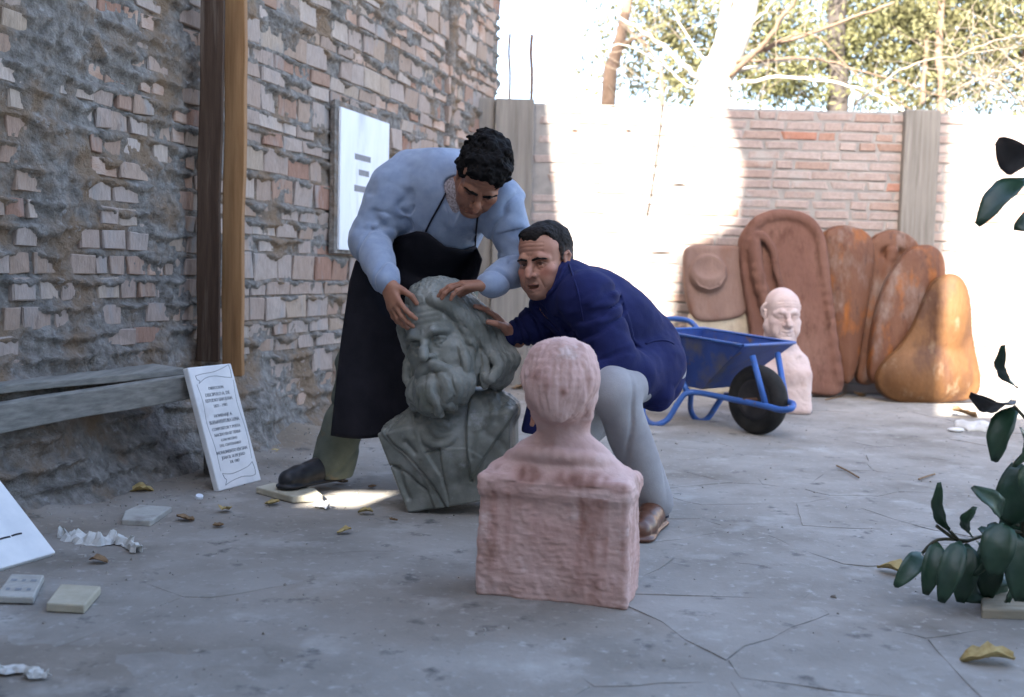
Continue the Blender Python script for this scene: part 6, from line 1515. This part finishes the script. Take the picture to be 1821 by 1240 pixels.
def twigs(root, starts, n, m, L=(0.3, 0.9), dirn=(0.3, 0, 0.5), spread=0.9, r=0.005, seed=0):
    rr = random.Random(seed); mb = MB()
    for k in range(n):
        p = W(*rr.choice(starts)); p = p + Vector((rr.uniform(-.25, .25), rr.uniform(-.3, .3), rr.uniform(-.15, .15)))
        d = (Vector(dirn) + Vector((rr.uniform(-1, 1), rr.uniform(-1, 1), rr.uniform(-1, 1))) * spread).normalized(); ln = rr.uniform(*L); q = [p]
        for j in range(5):
            d = (d + Vector((rr.uniform(-1, 1), rr.uniform(-1, 1), rr.uniform(-1, 1))) * 0.22).normalized(); q.append(q[-1] + d * ln / 5)
        mb.tube(q, [r * (1 - 0.15 * j) for j in range(6)], 5, cap=False)
    return tag(adopt(mb.build('twigs', m, None, smooth=True), root), kind='stuff')
def crown(root, blobs, m, leaf=0.05, name='crown', seed=0, per=440):
    """leaf-sized faces gathered in clumps; blobs: (px, py, Y, radius x, radius z, density)"""
    rs = np.random.RandomState(seed); V = []
    for px, py, Y, rx, rz, den in blobs:
        c0 = np.array(W(px, py, Y))
        ncl = int(per * den * rx * rz)
        u = rs.normal(size=(ncl, 3)); u /= np.linalg.norm(u, axis=1)[:, None]; u *= (rs.rand(ncl, 1) ** 0.45)
        cl = c0 + u * np.array([rx, rx, rz])
        for cc in cl:
            k = rs.randint(7, 15); off = rs.normal(size=(k, 3)) * 0.075; ctr = cc + off
            a = rs.normal(size=(k, 3)) + np.array([0, 0, -0.6]); a /= np.linalg.norm(a, axis=1)[:, None]
            b = np.cross(a, rs.normal(size=(k, 3))); b /= np.linalg.norm(b, axis=1)[:, None]
            s = leaf * rs.uniform(.6, 1.4, (k, 1))
            V.append(np.stack([ctr - a * s, ctr + b * s * .32, ctr + a * s, ctr - b * s * .32], 1))
    V = np.concatenate(V).reshape(-1, 3); q = np.arange(len(V)).reshape(-1, 4)
    o = npmesh(name, V, q, m, smooth=False); return adopt(o, root)
def gz(px, Y): p = W(px, 200, Y); return (p.x, p.y, 0)
t1 = empty('pale_tree', gz(1270, 9.2), 'bare pale-trunked tree with spreading branches rising behind the middle of the back wall', 'tree')
def ground_limb(root, px, Y, top, r0, r1, m, name='trunk'):
    q = [Vector(gz(px, Y)) - Vector((0, 0, .1))] + [W(*p) for p in top]; q = arc(q, 6); n = len(q)
    mb = MB(); mb.tube(q, [r0 + (r1 - r0) * i / (n - 1) for i in range(n)], 12); return adopt(mb.build(name, m, None, smooth=True), root)
ground_limb(t1, 1262, 9.2, [(1266, 185, 9.2), (1284, 120, 9.2), (1310, 50, 9.2), (1330, -30, 9.2)], 0.17, 0.125, M_bark_w)
limb(t1, [(1276, 130, 9.15), (1282, 80, 9.12), (1290, 20, 9.1), (1296, -30, 9.1)], 0.06, 0.045, M_bark_w)
for pts, r0, r1, m in (([(1285, 140, 9.15), (1330, 108, 9.0), (1370, 62, 8.9), (1420, -10, 8.8)], .030, .018, M_bark_b), ([(1300, 112, 9.1), (1400, 74, 9.0), (1500, 38, 9.0), (1590, 5, 9.0)], .018, .012, M_bark_b),
    ([(1280, 155, 9.1), (1380, 139, 9.0), (1480, 147, 9.0), (1560, 172, 9.0), (1610, 200, 9.0)], .017, .008, M_bark_w), ([(1300, 112, 9.1), (1420, 104, 9.1), (1520, 122, 9.2), (1680, 172, 9.2)], .014, .006, M_bark_b), ([(1310, 125, 9.1), (1390, 108, 9.2), (1440, 104, 9.2)], .018, .006, M_bark_w),
    ([(1262, 150, 9.15), (1215, 118, 9.1), (1175, 80, 9.1), (1110, 35, 9.0), (1075, 18, 9.0)], .028, .012, M_bark_w), ([(1266, 150, 9.2), (1230, 130, 9.2), (1200, 100, 9.2), (1165, 70, 9.3)], .02, .009, M_bark_b), ([(1270, 160, 9.2), (1220, 150, 9.1), (1180, 112, 9.1), (1160, 90, 9.1)], .014, .006, M_bark_w),
    ([(1275, 135, 9.2), (1230, 80, 9.2), (1200, 20, 9.2)], .014, .006, M_bark_w), ([(1180, 118, 9.1), (1100, 80, 9.0), (1010, 120, 8.9)], .008, .004, M_bark_w), ([(1350, 92, 9.0), (1440, 60, 8.9), (1520, 130, 8.9), (1620, 195, 8.8)], .010, .005, M_bark_b), ([(1310, 60, 9.2), (1360, 20, 9.1), (1400, -20, 9.1)], .012, .006, M_bark_w)):
    limb(t1, pts, r0, r1, m, 'branch')
twigs(t1, [(1120, 60, 9.1), (1200, 70, 9.1), (1160, 110, 9.1), (1380, 130, 9.0), (1480, 140, 9), (1440, 70, 9), (1560, 160, 9), (1100, 130, 9.1), (1350, 60, 9)], 55, M_twig, (0.25, 0.8), (0, 0, 0.1), 1.0, 0.0035, 1)
t2 = empty('brown_trunked_tree', gz(1082, 11.5), 'slender brown-trunked tree with thin pale foliage, left of the pale tree', 'tree')
ground_limb(t2, 1078, 11.5, [(1082, 175, 11.5), (1092, 110, 11.5), (1105, 60, 11.5), (1120, -20, 11.5)], 0.09, 0.05, M_bark_b)
limb(t2, [(1104, 78, 11.5), (1125, 72, 11.4), (1160, 60, 11.4)], .025, .01, M_bark_b, 'branch'); limb(t2, [(1178, 190, 11.4), (1176, 140, 11.4), (1160, 95, 11.5), (1110, 45, 11.5)], .03, .015, M_bark_b, 'branch')
crown(t2, [(1060, 110, 12.0, 0.55, 0.5, .16), (1130, 90, 12.2, 0.6, 0.6, .5), (1200, 50, 12.4, 0.7, 0.6, .7), (1160, 150, 12.0, 0.5, 0.3, .6), (1130, 0, 12.2, 0.8, 0.5, .6), (1230, 110, 12.3, 0.5, 0.5, .9), (1240, 30, 12.5, 0.6, 0.6, .9), (1225, 165, 12.2, 0.5, 0.25, .9)], M_fol2, 0.042, seed=1)
for k, (px, Y, rad, blobs, m, bark, lb) in enumerate((
    (1488, 13.0, 0.14, [(1345, 110, 12.8, 0.5, 0.6, 1.0), (1340, 10, 12.8, 0.5, 0.6, .9), (1380, 60, 12.6, 0.6, 0.8, .9), (1440, 130, 13.2, 0.8, 0.5, 1.0), (1400, 160, 13.0, 0.6, 0.3, 1), (1560, 110, 13.4, 0.8, 0.7, 1.1), (1500, 30, 13.4, 1.0, 0.7, 1.1), (1590, 30, 13.4, 1.0, 0.8, 1.1)], M_fol, M_bark_d, 'dark-trunked tree with dense yellow-green foliage rising behind the shaded brick bay'),
    (1672, 12.2, 0.05, [(1650, 80, 12.8, 0.8, 0.8, 1.0), (1700, 150, 12.8, 0.8, 0.4, .8), (1740, 40, 12.8, 0.9, 0.8, .9), (1620, 170, 12.6, 0.6, 0.3, .8), (1680, -10, 12.8, 1.0, 0.5, 1)], M_fol2, M_bark_b, 'thin-stemmed olive-coloured tree above the right concrete column'),
    (1830, 12.5, 0.08, [(1790, 90, 13.2, 0.8, 0.9, .7), (1840, 20, 12.6, 0.9, 0.9, 1.0), (1880, 130, 12.6, 0.9, 0.7, .8)], M_fol, M_bark_b, 'yellow-green tree filling the upper right corner'))):
    t = empty('leafy_tree', gz(px, Y), lb, 'tree', 'trees beyond the back wall')
    ground_limb(t, px, Y, [(px + 2, 190, Y), (px - 3, 100, Y), (px + 4, -30, Y)], rad, rad * .75, bark)
    if k == 1: limb(t, [(1640, 185, 12.2), (1645, 120, 12.2), (1648, 60, 12.2)], .03, .015, M_bark_b, 'branch')
    crown(t, blobs, m, 0.042, seed=5 + k)
t5 = empty('bare_bush', gz(1790, 8.6), 'tangle of bare sun-bleached twigs over the right end of the back wall', 'bush')
for pts in ([(1660, 215, 8.4), (1700, 190, 8.4), (1720, 180, 8.3)], [(1520, 188, 8.5), (1600, 126, 8.5), (1700, 100, 8.5), (1810, 84, 8.5)], [(1830, 200, 8.6), (1760, 140, 8.5), (1690, 165, 8.5)], [(1840, 120, 8.6), (1770, 130, 8.5), (1700, 160, 8.5)], [(1830, 60, 8.6), (1760, 75, 8.5), (1700, 100, 8.5)], [(1850, 150, 8.6), (1800, 110, 8.5), (1740, 60, 8.5)]):
    limb(t5, pts, .012, .005, M_twig, 'branch')
ground_limb(t5, 1845, 8.6, [(1845, 200, 8.6), (1840, 130, 8.6), (1850, 40, 8.6)], .05, .03, M_bark_w, 'stem')
twigs(t5, [(1700, 170, 8.5), (1740, 160, 8.5), (1780, 150, 8.5), (1760, 110, 8.5), (1800, 180, 8.5), (1720, 130, 8.5), (1790, 90, 8.5), (1740, 60, 8.5)], 90, M_twig, (0.2, 0.7), (-0.3, 0, 0.2), 1.0, 0.0036, 3)
# no overhanging branch: the slanting shadow comes from the added screen's outline
